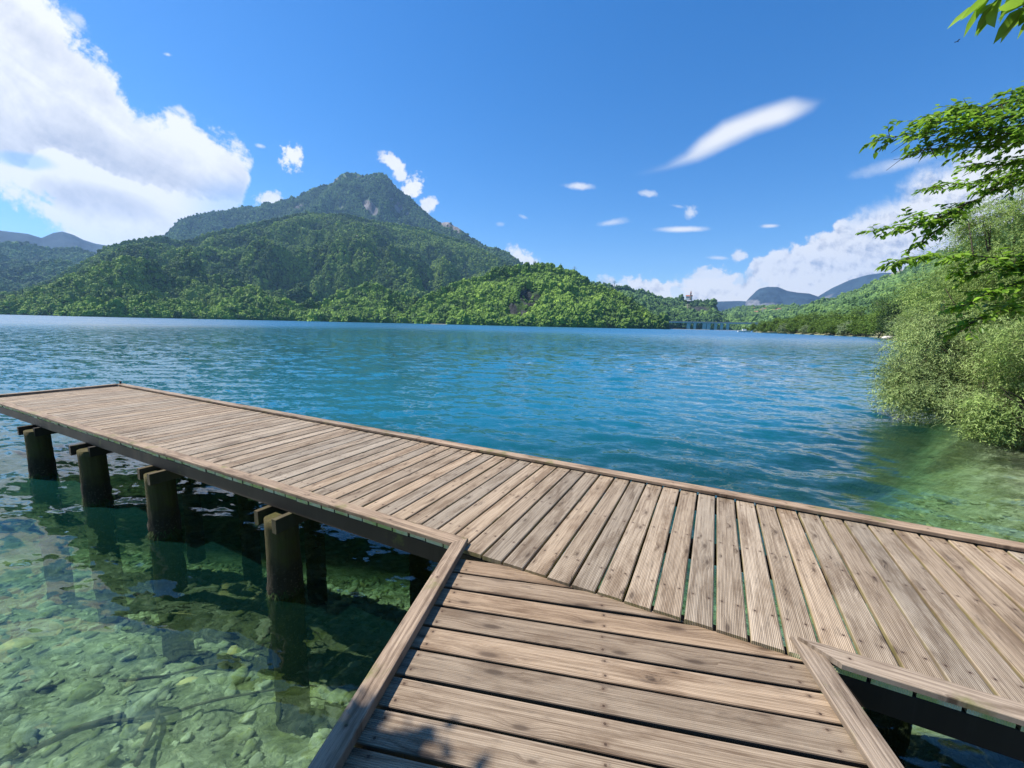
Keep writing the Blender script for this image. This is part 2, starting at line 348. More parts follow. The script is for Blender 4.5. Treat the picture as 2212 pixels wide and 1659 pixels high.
fv = t.vm('ADD', t.vm('MULTIPLY', pos, (2.2, 3.6, 1)), t.vm('SCALE', t.noise(pos, 1.7, 3, .5, out=1), scale=1.6))
caustic_tint = t.m('SUBTRACT', 1., t.m('MULTIPLY', t.step(.01, .16, t.vor(fv, 1.5, 'DISTANCE_TO_EDGE')), .20))    # caustic net painted into the water's transmission colour
tint = t.n('ShaderNodeCombineColor'); t.put(tint.inputs[0], t.m('MULTIPLY', ex(.24), caustic_tint)); t.put(tint.inputs[1], t.m('MULTIPLY', ex(.06), caustic_tint)); t.put(tint.inputs[2], t.m('MULTIPLY', ex(.18), caustic_tint)); t.t.links.new(tint.outputs[0], tr.inputs[0])
rf = t.n('ShaderNodeBsdfRefraction'); rf.inputs['IOR'].default_value = 1.333; rf.inputs['Roughness'].default_value = 0.; t.t.links.new(tint.outputs[0], rf.inputs[0]); t.t.links.new(nrm, rf.inputs['Normal'])
clr = t.n('ShaderNodeMixShader'); clr.inputs[0].default_value = .28; t.t.links.new(tr.outputs[0], clr.inputs[1]); t.t.links.new(rf.outputs[0], clr.inputs[2])
df = t.n('ShaderNodeBsdfDiffuse')
mid = t.step(1.0, 4.5, dep)
t.put(df.inputs[0], t.mix(mid, (.014, .12, .098), (.005, .110, .165)))
op = t.m('SUBTRACT', 1., t.m('EXPONENT', t.m('MULTIPLY', t.m('POWER', t.m('DIVIDE', t.m('MAXIMUM', dep, 0.), 3.3), 3.2), -1.)))
op = t.m('MULTIPLY', op, .985)
mx = t.n('ShaderNodeMixShader'); t.put(mx.inputs[0], op); t.t.links.new(clr.outputs[0], mx.inputs[1]); t.t.links.new(df.outputs[0], mx.inputs[2])
m2 = t.n('ShaderNodeMixShader'); t.put(m2.inputs[0], fr.outputs[0]); t.t.links.new(mx.outputs[0], m2.inputs[1]); t.t.links.new(gl.outputs[0], m2.inputs[2])
t.t.links.new(m2.outputs[0], t.n('ShaderNodeOutputMaterial').inputs[0])
tag(mesh('lake_water', np.c_[P, zz], Fs, m_wat, smooth=True, attrs={'depth': np.where(s > 0, dp, 0)}), kind='structure')

# stones on the lake floor: nobody could count them
def ico(sub):
    import bmesh
    bm = bmesh.new(); bmesh.ops.create_icosphere(bm, subdivisions=sub, radius=1); bm.verts.ensure_lookup_table()
    v = np.array([q.co for q in bm.verts]); f = np.array([[q.index for q in p.verts] for p in bm.faces]); bm.free(); return v, f
iv, if_ = ico(2)
n = 12000
sp = np.c_[rng.uniform(-9, 9.5, n), rng.uniform(-1.5, 9, n)]; dd, ss = depth(sp); k = (ss > .4); sp = sp[k]; dd = dd[k]; n = len(sp)
sz = np.exp(rng.normal(-3.3, .55, n)).clip(.015, .15)
VV = []; FF = []; AA = []
bz = -dd + .10 * fbm(np.c_[sp, 0 * sp[:, 0]] * .9, 4)
for i in range(n):
    ax = np.array([rng.uniform(.8, 1.5), rng.uniform(.6, 1.0), rng.uniform(.22, .5)]) * sz[i]
    v = iv * (1 + .35 * fbm(iv * 1.1 + i * 3.7, 2)[:, None]) * ax
    q = rng.random() * 6.28; tl = rng.normal(0, .3); cq, sq = math.cos(q), math.sin(q)
    v = v + np.c_[0 * v[:, 0], 0 * v[:, 0], v[:, 0] * tl]
    VV.append(np.c_[v[:, 0] * cq - v[:, 1] * sq + sp[i, 0], v[:, 0] * sq + v[:, 1] * cq + sp[i, 1], v[:, 2] + bz[i] + sz[i] * .1]); FF.append(if_ + i * len(iv)); AA.append(np.full(len(iv), rng.random()))
m_st, t = material('lake_stone')
pos = t.n('ShaderNodeNewGeometry').outputs['Position']; a = t.attr('tone')
nz = t.noise(pos, 11., 6, .65)
c = t.mix(a, (.24, .26, .15), (.66, .67, .52)); c = t.mix(t.step(.45, .7, nz), c, (.25, .27, .08)); c = t.mix(t.step(.93, .97, a), c, (.7, .6, .3))
finish(t, c, .85, nz, .6, .03, .1)
tag(mesh('lake_stones', np.concatenate(VV), np.concatenate(FF), m_st, smooth=True, attrs={'tone': np.concatenate(AA)}), kind='stuff')

# ------------------------------------------------------------------ wood
def wood(name, c1, c2, groove=True, screw=(.26, .95, 1.72), sac=.040, moss=0., dark=.0, green=0., edge=.2, kn=.75):
    m, t = material(name)
    A = t.attr('plank', out='Vector'); al, ac, idn = t.sep(A)
    rnd = t.n('ShaderNodeTexWhiteNoise', noise_dimensions='1D'); t.put(rnd.inputs['W'], idn); rv, rc = rnd.outputs[0], rnd.outputs[1]
    off = t.m('MULTIPLY', idn, 3.71)
    kv = t.xyz(t.m('ADD', t.m('MULTIPLY', al, 2.7), off), t.m('ADD', t.m('MULTIPLY', ac, 8.5), t.m('MULTIPLY', idn, 5.3)), 0.)
    nd = t.n('ShaderNodeTexVoronoi', feature='F1', voronoi_dimensions='2D'); t.put(nd.inputs['Vector'], kv); nd.inputs['Scale'].default_value = 1.0
    kd = nd.outputs['Distance']; ks = t.sep(nd.outputs['Color'])
    has = t.step(.42, .5, ks[0])
    kr = t.m('MULTIPLY_ADD', ks[1], .12 * kn, .06 * kn)                                 # knot size
    knot = t.m('MULTIPLY', t.m('SUBTRACT', 1., t.step(.35, 1.0, t.m('DIVIDE', kd, kr))), has)
    halo = t.m('MULTIPLY', t.m('SUBTRACT', 1., t.step(.1, 1.0, t.m('DIVIDE', kd, t.m('MULTIPLY', kr, 3.)))), has)
    ac2 = t.m('ADD', ac, t.m('MULTIPLY', halo, .02))
    g1 = t.noise(t.xyz(t.m('ADD', t.m('MULTIPLY', al, 1.6), off), t.m('MULTIPLY', ac2, 85.), off), 1., 5, .6, .4)
    g2 = t.noise(t.xyz(t.m('ADD', t.m('MULTIPLY', al, 7.), off), t.m('MULTIPLY', ac2, 260.), off), 1., 3, .6)
    lo_ = t.noise(t.xyz(t.m('ADD', t.m('MULTIPLY', al, 2.2), off), t.m('MULTIPLY', ac, 9.), off), 1., 6, .65)
    c = t.mix(t.step(.28, .70, g1), c1, c2)
    c = t.mix(t.m('MULTIPLY', t.step(.40, .62, g2), .35), c, (c2[0] * 1.25, c2[1] * 1.27, c2[2] * 1.3))
    c = t.mix(t.m('MULTIPLY', t.step(.46, .66, lo_), .6), c, (c1[0] * .75, c1[1] * .66, c1[2] * .58))                 # brown weathering
    c = t.mix(t.m('MULTIPLY', t.step(.55, .75, t.noise(t.xyz(t.m('ADD', t.m('MULTIPLY', al, 5.), off), t.m('MULTIPLY', ac, 22.), 3.), 1., 6, .7)), .6), c, (.055, .045, .038))  # grey blotches
    c = t.mix(t.m('MULTIPLY', knot, .7), c, (.045, .028, .018)); c = t.mix(t.m('MULTIPLY', halo, .32), c, (.085, .056, .036))
    pv = t.m('MULTIPLY_ADD', t.sep(rc)[2], .38, .79)
    c = t.mix(1., c, t.mix(rv, (1.06, .97, .88), (.96, 1.0, 1.04)), 'MULTIPLY')
    c = t.vm('SCALE', c, scale=pv)
    # long drying cracks
    ck = t.noise(t.xyz(t.m('ADD', t.m('MULTIPLY', al, .9), off), t.m('MULTIPLY', ac2, 34.), t.m('ADD', off, 9.)), 1., 2, .4)
    crack = t.m('MULTIPLY', t.m('SUBTRACT', 1., t.step(.0, .012, t.m('ABSOLUTE', t.m('SUBTRACT', ck, .5)))), t.step(.56, .66, lo_))
    c = t.mix(t.m('MULTIPLY', crack, .8), c, (.04, .028, .02))
    hgt = t.m('ADD', t.m('MULTIPLY', g1, .5), t.m('MULTIPLY', g2, .35)); hgt = t.m('SUBTRACT', hgt, t.m('MULTIPLY', crack, 1.))
    if groove:
        gv = t.m('POWER', t.m('MULTIPLY_ADD', t.m('SINE', t.m('MULTIPLY', ac, 2 * math.pi / .0078)), .5, .5), 1.6)
        top = t.step(.062, .068, t.m('ABSOLUTE', ac)); gv = t.m('MULTIPLY', gv, t.m('SUBTRACT', 1., top))
        c = t.mix(t.m('MULTIPLY', gv, .28), c, (.05, .034, .024)); hgt = t.m('SUBTRACT', hgt, t.m('MULTIPLY', gv, 1.3))
    if screw:
        al_ = t.m('ADD', al, t.m('MULTIPLY', t.m('SUBTRACT', rv, .5), .02)); sx = None
        if len(screw) == 1: sx = t.m('SUBTRACT', t.m('MODULO', t.m('ADD', al_, 20.), screw[0]), screw[0] / 2)
        else:
            for q_ in screw:
                e_ = t.m('ABSOLUTE', t.m('SUBTRACT', al_, q_)); sx = e_ if sx is None else t.m('MINIMUM', sx, e_)
        sy = t.m('SUBTRACT', t.m('ABSOLUTE', t.m('ADD', ac, t.m('MULTIPLY', t.m('SUBTRACT', t.sep(rc)[1], .5), .012))), sac)
        sd_ = t.vm('LENGTH', t.xyz(sx, sy, 0)); hole = t.m('SUBTRACT', 1., t.step(.004, .0075, sd_))
        c = t.mix(hole, c, (.018, .012, .01)); c = t.mix(t.m('MULTIPLY', t.m('SUBTRACT', 1., t.step(.006, .022, sd_)), .35), c, (.07, .035, .02))
    if moss:
        gm = t.noise(t.n('ShaderNodeNewGeometry').outputs['Position'], 4., 6, .65)
        c = t.mix(t.m('MULTIPLY', t.step(.62 - moss * .25, .72, gm), .7), c, (.12, .13, .025))
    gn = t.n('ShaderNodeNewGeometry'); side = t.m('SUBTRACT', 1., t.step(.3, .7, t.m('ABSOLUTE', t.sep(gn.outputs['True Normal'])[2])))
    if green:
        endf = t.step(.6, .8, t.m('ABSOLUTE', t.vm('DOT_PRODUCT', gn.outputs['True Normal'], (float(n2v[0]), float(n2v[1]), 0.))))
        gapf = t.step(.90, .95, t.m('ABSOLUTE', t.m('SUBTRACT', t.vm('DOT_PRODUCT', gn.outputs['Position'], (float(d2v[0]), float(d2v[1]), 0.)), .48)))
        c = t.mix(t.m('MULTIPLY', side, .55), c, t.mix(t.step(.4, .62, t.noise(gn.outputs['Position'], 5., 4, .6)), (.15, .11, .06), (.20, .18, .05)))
        c = t.mix(t.m('MULTIPLY', t.m('MULTIPLY', side, endf), t.m('MULTIPLY', gapf, green)), c, t.mix(t.step(.4, .62, t.noise(gn.outputs['Position'], 7., 4, .6)), (.78, .72, .45), (.55, .58, .18)))  # algae-green ends, their colour brightened to look lit under the trim
    else: c = t.mix(t.m('MULTIPLY', side, edge), c, (.05, .03, .018))  # side faces darkened in colour for the shade in the gaps
    c = t.vm('SCALE', c, scale=1. - dark)
    finish(t, c, t.rng(g1, .2, .8, .62, .82), hgt, .55, .004, .25)
    return m
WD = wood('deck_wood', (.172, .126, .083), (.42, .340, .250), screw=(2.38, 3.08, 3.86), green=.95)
WG = wood('walkway_wood', (.142, .094, .057), (.375, .284, .195), screw=(-.70, .13, .97), edge=.85, kn=1.15)
WT = wood('trim_wood', (.118, .083, .056), (.35, .27, .195), groove=False, moss=.3, screw=(.9,), sac=0.)
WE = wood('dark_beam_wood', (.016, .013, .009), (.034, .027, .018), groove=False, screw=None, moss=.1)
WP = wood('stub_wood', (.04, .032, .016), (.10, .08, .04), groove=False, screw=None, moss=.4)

d3 = np.array([*d2v, 0]); n3 = np.array([*n2v, 0]); zv = np.array([0, 0, 1.])
def pier(al, pe, z): return d3 * al + n3 * pe + zv * (DECK + z)
TH = R(10.8); g3 = np.array([math.sin(TH), math.cos(TH), 0]); q3 = np.array([math.cos(TH), -math.sin(TH), 0])
def way(gg, u, z): return g3 * gg + q3 * u + zv * (DECK + z)
def plank(mb, fn, cen, wid, thick, ends, zt, pid, nseg=10, bev=.006, wob=.0012):
    # cross-section runs over 'across'; fn(along, across, z); ends(across) -> (s0, s1)
    h = wid / 2
    prof = [(-h, -thick), (-h, -bev), (-h + bev * .35, -bev * .35), (-h + bev, 0), (h - bev, 0), (h - bev * .35, -bev * .35), (h, -bev), (h, -thick)]
    k = len(prof); V = []; A = []
    b0, b1, b2 = rng.normal(0, wob, 3)
    for i in range(nseg + 1):
        for (x, zz_) in prof:
            s0, s1 = ends(cen + x); s = s0 + (s1 - s0) * i / nseg; tt = i / nseg
            wx = b0 * math.sin(math.pi * tt) + b1 * math.sin(2 * math.pi * tt); wz = b2 * math.sin(math.pi * tt)
            V.append(fn(s, cen + x + wx, zt + zz_ + wz)); A.append((s, x, pid))
    Fs = [(i * k + j, i * k + (j + 1) % k, (i + 1) * k + (j + 1) % k, (i + 1) * k + j) for i in range(nseg) for j in range(k)]
    Fs += [tuple(range(k))[::-1], tuple(range(nseg * k, (nseg + 1) * k))]
    mb.add(V, Fs, A)
PI0, PF0, END = 2.105, 4.06, 11.5            # inner edge, far edge, outer end of the pier
pr = empty('pier', pier(3, 3, -DECK), 'long weathered wooden pier on round piles running out over the lake', 'pier')
mb = MB()
k = 0; s = 1.406 - .152 * 60
while s < END - .12:
    jit = rng.normal(0, .003)
    plank(mb, lambda a, c, z: pier(c, a, z), s + .076, .1370 + rng.normal(0, .0012), .028, lambda c, j=jit: (2.130 + j, PF0 - .012), rng.normal(0, .0012), k, 12)
    s += .152; k += 1
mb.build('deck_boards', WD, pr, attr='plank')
def trim(fn, x0, x1, s0, s1, z0, z1, name, parent, mat, pid):  # a board laid flat along 'along'; s0/s1 are functions of across
    m_ = MB(); plank(m_, fn, (x0 + x1) / 2, x1 - x0, z1 - z0, lambda c: (s0(c), s1(c)), z1, pid, 24, .005, .003); return m_.build(name, mat, parent, attr='plank')
fp = lambda a, c, z: pier(a, c, z)
fg = lambda a, c, z: way(a, c, z)
# mitres with the walkway trims: point on pier axis where perp = c meets the corner lines
def line_al(p0, p1): return lambda c: p0[0] + (p1[0] - p0[0]) * (c - p0[1]) / (p1[1] - p0[1])
ml_ = line_al((1.481, 2.105), (1.405, 2.210)); mr_ = line_al((-.5645, 2.14), (-.439, 2.228))
trim(fp, 2.105, 2.210, lambda c: ml_(c) + .002, lambda c: END, .013, .040, 'edge_trim', pr, WT, 101)
trim(fp, 2.105, 2.210, lambda c: -7.6, lambda c: mr_(c) - .003, .013, .040, 'edge_trim', pr, WT, 102)
trim(fp, PF0 - .115, PF0, lambda c: -7.6, lambda c: 3.29, .013, .040, 'edge_trim', pr, WT, 103)
trim(fp, PF0 - .115, PF0 + .001, lambda c: 3.297, lambda c: END, .013, .041, 'edge_trim', pr, WT, 104)
trim(lambda a, c, z: pier(c, a, z), END - .11, END, lambda c: 2.214, lambda c: PF0 - .119, .006, .05, 'edge_trim', pr, WT, 105)
def beam(fn, a0, a1, c, w, z0, z1, name, parent, mat, pid):
    m_ = MB(); plank(m_, fn, c, w, z1 - z0, lambda q: (a0, a1), z1, pid, 16, .006, .002); return m_.build(name, mat, parent, attr='plank')
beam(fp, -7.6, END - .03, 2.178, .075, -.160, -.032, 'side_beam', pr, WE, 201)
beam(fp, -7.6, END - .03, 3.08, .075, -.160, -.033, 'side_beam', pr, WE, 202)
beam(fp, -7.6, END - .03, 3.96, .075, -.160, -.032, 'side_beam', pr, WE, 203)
m_pile, t = material('pile_wood')
pos = t.n('ShaderNodeNewGeometry').outputs['Position']; sx_, sy_, sz_ = t.sep(pos)
ob = t.n('ShaderNodeTexCoord').outputs['Object']
g1 = t.noise(t.vm('MULTIPLY', pos, (22., 22., 1.3)), 1., 5, .6); g2 = t.noise(pos, 9., 6, .65)
c = t.mix(g1, (.022, .018, .008), (.11, .09, .032)); c = t.mix(t.m('MULTIPLY', t.step(.45, .7, g2), .6), c, (.060, .062, .012))
wl = t.m('ADD', sz_, t.m('MULTIPLY', t.m('SUBTRACT', g2, .5), .3))
c = t.mix(t.m('SUBTRACT', 1., t.step(.18, .46, wl)), c, (.028, .023, .014)); c = t.mix(t.m('SUBTRACT', 1., t.step(-.02, .06, wl)), c, (.03, .036, .012))
c = t.mix(t.m('MULTIPLY', t.step(.55, .7, t.noise(pos, 48., 3, .6)), t.m('SUBTRACT', 1., t.step(.05, .4, wl))), c, (.12, .10, .065))
finish(t, c, .85, t.m('ADD', g1, t.m('MULTIPLY', g2, .8)), .7, .02, .2)
m_alg = simple('green_algae', (.03, .055, .012), .9, .4, 30)
def pile_mesh(parent, al, pe, top=-.215, rad=.134, bottom=-2.4, algae=True):
    c = pier(al, pe, 0); nz, na = 44, 32; V = []
    zs = np.linspace(DECK + top, bottom, nz)
    for i, z in enumerate(zs):
        for j in range(na):
            q = 2 * math.pi * j / na; r = rad * (1 + .012 * math.sin(3 * q + al) - .01 * (z > 0))
            V.append((c[0] + r * math.cos(q), c[1] + r * math.sin(q), z))
    V = np.array(V); rr = V[:, :2] - c[:2]
    rough_ = sstep(.48, .12, V[:, 2]) * .10
    V[:, :2] = c[:2] + rr * (1 + (rough_ * (.5 + fbm(V * 26, 3)) + .012 * fbm(V * np.array([9, 9, 1.5]), 2))[:, None])
    Fs = [(i * na + (j + 1) % na, i * na + j, (i + 1) * na + j, (i + 1) * na + (j + 1) % na) for i in range(nz - 1) for j in range(na)]
    Fs.append(tuple(range(na)))
    o = mesh('pile', V, Fs, m_pile, parent, smooth=False)
    for p_ in o.data.polygons: p_.use_smooth = len(p_.vertices) == 4
    if algae:
        n_ = 260; q = rng.random(n_) * 6.283; z0 = rng.normal(.0, .05, n_); LV = []; LF = []
        for i in range(n_):
            a_ = np.array([math.cos(q[i]), math.sin(q[i]), 0]); b_ = np.array([-a_[1], a_[0], 0]); p0 = np.array([c[0], c[1], z0[i]]) + a_ * rad * .99; ln = rng.uniform(.02, .075)
            p1 = p0 + a_ * ln * .6 - zv * ln + b_ * rng.normal(0, .02); w = b_ * rng.uniform(.004, .010); base = len(LV)
            LV += [p0 - w, p0 + w, p1]; LF.append((base, base + 1, base + 2))
        g = mesh('algae_fringe', LV, LF, m_alg, o)
        g.location = (0, 0, 0); g['kind'] = 'stuff'
    return o
for al in (8.97, 7.12, 5.40, 3.30, .55, -1.5):
    for pe in (2.13, 4.0):
        pile_mesh(pr, al, pe, algae=(pe < 3 and al > 3))
    for sgn in (-1, 1):
        ctr = al + sgn * (.165 if sgn > 0 else .115)
        ext = 2.01 if sgn > 0 else 1.985
        if al > 6.5: ext = 1.98 if sgn > 0 else 2.07
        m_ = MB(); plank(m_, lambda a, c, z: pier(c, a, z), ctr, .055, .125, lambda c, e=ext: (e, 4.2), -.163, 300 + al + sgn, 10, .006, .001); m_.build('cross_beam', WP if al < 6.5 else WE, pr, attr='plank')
# little mooring cleat on the outer corner
mb = MB(); c = pier(END - .05, PF0 - .05, .046)
mb.tube([c, c + zv * .05], [.018, .014], 8); mb.tube([c + zv * .055 - d3 * .06, c + zv * .05, c + zv * .055 + d3 * .06], [.008, .014, .008], 8)
tag(mb.build('mooring_cleat', simple('dark_iron', (.02, .02, .022), .5), pr))

# walkway from the bank
wy = empty('walkway', way(0, .1, -DECK), 'short wooden walkway of wide grooved boards joining the bank to the pier', 'walkway')
pe_line = 2.140 - .004
mb = MB(); gc = 2.36; k = 400
def pier_al_g(u): # g where the pier's board ends (perp = pe_line) lie, for a given u
    return (pe_line - u * (q3 @ n3)) / (g3 @ n3)
ZW = -.018
while gc > -4.0:
    w = .1360 + rng.normal(0, .001); cen = gc - .076
    # board runs along u; cut on the right by the pier's edge where it reaches it
    def ends(c, _=0):
        u1 = (pe_line - c * (g3 @ n3)) / (q3 @ n3)
        lo_, hi_ = -.775, 1.035
        return (lo_, max(lo_ + .004, min(hi_, u1))) if (q3 @ n3) > 0 else (max(lo_, min(hi_ - .004, u1)), hi_)
    plank(mb, lambda a, c, z: way(c, a, z), cen, w, .028, ends, ZW + rng.normal(0, .0012), k, 14)
    gc -= .152; k += 1
mb.build('deck_boards', WG, wy, attr='plank')
la = line_al((2.432, -.852), (2.505, -.762))
trim(fg, -.852, -.762, lambda c: -4, lambda c: la(c), ZW + .013, .041, 'edge_trim', wy, WT, 501)
ra = line_al((2.028, 1.024), (1.935, 1.130))
trim(fg, 1.025, 1.130, lambda c: -4, lambda c: ra(c) - .002, ZW + .012, ZW + .039, 'edge_trim', wy, WT, 502)
beam(fg, -4, 2.30, -.72, .07, -.22, ZW - .032, 'side_beam', wy, WE, 503)
beam(fg, -4, 1.80, .98, .07, -.22, ZW - .032, 'side_beam', wy, WE, 504)
beam(fg, -4, 2.0, .13, .07, -.22, ZW - .033, 'side_beam', wy, WE, 505)

# sunken branches
m_sb = simple('sunken_wood', (.10, .085, .05), .9, .4, 8)
def sunken(label, pts, r0, r1):
    pts = np.array(pts, float); px = pts[:, 0] / 1.843 * .66526; py = (1750 + pts[:, 1] / 1.843) * .66526
    P = on_plane(px, py, -.8)
    for _ in range(4):
        dd, _s = depth(P[:, :2]); d_ = ray(px, py); P = CAM + d_ * ((-dd + .09 - CAM[2]) / d_[:, 2])[:, None]
    Q = [P[0]]
    for a, b in zip(P[:-1], P[1:]):
        for j in range(1, 6): Q.append(a + (b - a) * j / 5)
    Q = np.array(Q); Q = Q + .02 * np.c_[fbm(Q * 3, 2), fbm(Q * 3 + 9, 2), 0 * Q[:, 0]]
    m_ = MB(); m_.tube(Q, np.linspace(r0, r1, len(Q)), 8); tag(m_.build('sunken_branch', m_sb, smooth=True), label, 'branch')
sunken('long thin crooked branch lying on the clear lake bottom', [(560, 1110), (950, 1060), (1330, 960), (1640, 900), (1750, 860), (1900, 885)], .016, .006)
sunken('short thick sunken stick standing forked across the longer branch', [(930, 990), (945, 1050), (890, 1200), (820, 1345)], .015, .024)
sunken('pale sunken log half buried at the lower left corner', [(90, 1330), (250, 1230), (430, 1150), (740, 1060)], .022, .032)
sunken('pale slim stick under the water between the piles and the corner', [(690, 860), (960, 830), (1220, 765), (1440, 720)], .014, .010)
#@@PART2@@
# ------------------------------------------------------------------ hills
def hill_mat(name, forest, rock, haze=None, rscale=.02, fine=.08):
    m, t = material(name)
    pos = t.n('ShaderNodeNewGeometry').outputs['Position']
    a = t.attr('rock'); n1 = t.noise(pos, rscale, 8, .65); n2 = t.noise(pos, fine, 6, .7)
    c = t.mix(t.step(.35, .68, n1), tuple(x * .6 for x in forest), tuple(x * 1.25 for x in forest))
    c = t.mix(t.m('MULTIPLY', t.step(.5, .7, n2), .5), c, tuple(x * 1.5 for x in forest))
    st = t.noise(t.vm('MULTIPLY', pos, (fine, fine, fine * .35)), 1., 5, .65)
    rk = t.mix(t.step(.38, .62, st), tuple(x * .45 for x in rock), rock)
    c = t.mix(t.step(.42, .58, t.m('ADD', a, t.m('MULTIPLY', t.m('SUBTRACT', n2, .5), .6))), c, rk)
    finish(t, c, .9, n2, .8, 6., .05); return m
def resample(sil, n):
    s = np.array(sil, float); x = np.linspace(s[0, 0], s[-1, 0], n); return x, np.interp(x, s[:, 0], s[:, 1])
HILLS = {}
def hill(name, sil, foot, ridge, mat, nu=220, nv=70, shape=.9, relief=0., rscale=300., down=0., base=0., rocks=(), seed=0, back=.25, jag=0.):
    # a real landform: its ridge stands 'ridge' metres off, its foot 'foot' metres off (numbers or lists over px)
    px, py = resample(sil, nu)
    if jag: py = py + jag * fbm(np.c_[px / 9., 0 * px + seed, 0 * px], 4)
    d = ray(px, py); hor = np.hypot(d[:, 0], d[:, 1]); dirx = d[:, 0] / hor; diry = d[:, 1] / hor; el = d[:, 2] / hor
    rf = np.interp(px, *zip(*foot)) if not np.isscalar(foot) else np.full(nu, foot, float)
    rr = np.interp(px, *zip(*ridge)) if not np.isscalar(ridge) else np.full(nu, ridge, float)
    hr = CAM[2] + rr * el - down
    tt = np.concatenate([np.linspace(0, 1, nv), [1.03, 1.08, 1.16, 1.3]])
    V = []; 
    for q in tt:
        if q <= 1: r = rf + (rr - rf) * q; z = base + (hr - base) * (q ** shape * (1 - .15 * math.sin(math.pi * q)))
        else: r = rr + (rr - rf) * (q - 1) * back * 4; z = hr - (hr - base) * ((q - 1) / .3) ** 1.3 * .75
        V.append(np.c_[dirx * r, diry * r, z])
    V = np.array(V); fl = V.reshape(-1, 3)
    env = np.clip(np.sin(np.pi * np.clip(tt, 0, 1)) ** .7, 0, 1)[:, None]
    rel = (1 - np.abs(fbm(np.c_[fl[:, :2] / rscale, 0 * fl[:, 0] + seed], 5))).reshape(V.shape[:2])
    rel2 = fbm(np.c_[fl[:, :2] / (rscale * .3), 0 * fl[:, 0] + seed + 5], 4).reshape(V.shape[:2])
    V[:, :, 2] += ((rel - .8) * relief + rel2 * relief * .25) * env
    r_all = np.hypot(V[:, :, 0], V[:, :, 1]); lim = CAM[2] - down + r_all * el[None] - .012 * r_all * (1 - np.clip(tt, 0, 1))[:, None]; sm = 25.
    over = V[:, :, 2] - lim; V[:, :, 2] = np.where(tt[:, None] < 1, lim - sm * np.log1p(np.exp(np.clip(-over / sm, -40, 40))) * 1.0, V[:, :, 2])
    V[:, :, 2] = np.maximum(V[:, :, 2], base - 6)
    V[0, :, 2] = base - 3
    rk = np.zeros(V.shape[:2])
    if rocks:
        rel_ = V - CAM; w_ = rel_ @ fw; ppx = CX + F * (rel_ @ rt) / w_; ppy = CY - F * (rel_ @ up) / w_
        for (x, y, rx, ry, an, am) in rocks:
            c, s_ = math.cos(R(an)), math.sin(R(an)); du = ppx - x; dv = ppy - y
            rk = np.maximum(rk, am * (1.1 - np.hypot((du * c + dv * s_) / (rx * 1.15), (dv * c - du * s_) / ry) * .75))
        rk = np.clip(rk, 0, 1) * (tt[:, None] <= 1.05)
    n, k = V.shape[:2]; i = np.arange(n * k).reshape(n, k)
    Fs = np.c_[i[:-1, :-1].ravel(), i[:-1, 1:].ravel(), i[1:, 1:].ravel(), i[1:, :-1].ravel()]
    o = mesh(name, V.reshape(-1, 3), Fs, mat, smooth=True, attrs={'rock': rk.ravel()}); tag(o, kind='structure')
    HILLS[o.name] = (V, rk, tt); return o
G1, G2 = (.050, .085, .022), (.034, .066, .022)
ROCK = (.36, .33, .30)
M_far = hill_mat('far_mountain_ground', (.022, .040, .050), (.20, .20, .21), fine=.012, rscale=.003)  # forest tone darkened and blued to strengthen the look of haze
M_up = hill_mat('upper_mountain_ground', (.050, .09, .032), (.24, .22, .21), fine=.03, rscale=.006)
M_low = hill_mat('forest_floor', (.045, .075, .022), ROCK, fine=.1)
M_clf = hill_mat('cliff_ground', (.04, .07, .02), (.055, .058, .055), fine=.1)  # rock darkened in colour to give the front hill's cliff its shade
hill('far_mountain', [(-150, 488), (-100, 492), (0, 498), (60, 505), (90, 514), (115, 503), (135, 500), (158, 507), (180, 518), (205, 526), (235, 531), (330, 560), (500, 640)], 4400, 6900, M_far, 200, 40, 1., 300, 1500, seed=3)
hill('far_mountain', [(-900, 500), (-200, 515), (-60, 522), (0, 526), (54, 524), (80, 530), (111, 539), (150, 536), (200, 545), (280, 600), (330, 690)], 2400, 4200, hill_mat('left_hill_ground', (.028, .055, .022), ROCK, fine=.03, rscale=.006), 220, 60, .9, 260, 700, seed=4)
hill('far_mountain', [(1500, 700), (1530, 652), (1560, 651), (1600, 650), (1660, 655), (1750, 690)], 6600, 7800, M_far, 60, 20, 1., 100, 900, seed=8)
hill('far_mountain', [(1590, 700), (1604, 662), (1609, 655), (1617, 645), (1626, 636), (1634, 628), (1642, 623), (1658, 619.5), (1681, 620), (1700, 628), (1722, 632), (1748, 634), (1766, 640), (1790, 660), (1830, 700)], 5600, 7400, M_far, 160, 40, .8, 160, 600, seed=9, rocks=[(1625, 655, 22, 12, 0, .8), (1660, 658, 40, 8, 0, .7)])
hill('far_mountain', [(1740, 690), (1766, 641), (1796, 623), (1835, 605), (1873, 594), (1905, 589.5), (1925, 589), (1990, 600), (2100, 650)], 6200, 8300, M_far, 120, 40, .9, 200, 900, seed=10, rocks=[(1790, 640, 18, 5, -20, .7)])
UP_ROCKS = [(797, 444, 17, 13, 30, .95), (808, 455, 11, 14, -20, .95), (861, 448, 9, 18, -20, .9), (722, 387, 22, 12, -35, .62), (775, 382, 22, 7, 8, .6), (745, 380, 18, 8, 0, .5), (965, 484, 18, 9, 15, .9), (985, 494, 17, 9, 40, .85), (880, 462, 10, 8, 0, .6), (645, 446, 24, 8, -20, .62), (735, 448, 14, 7, 0, .6), (845, 430, 8, 6, 0, .7)]
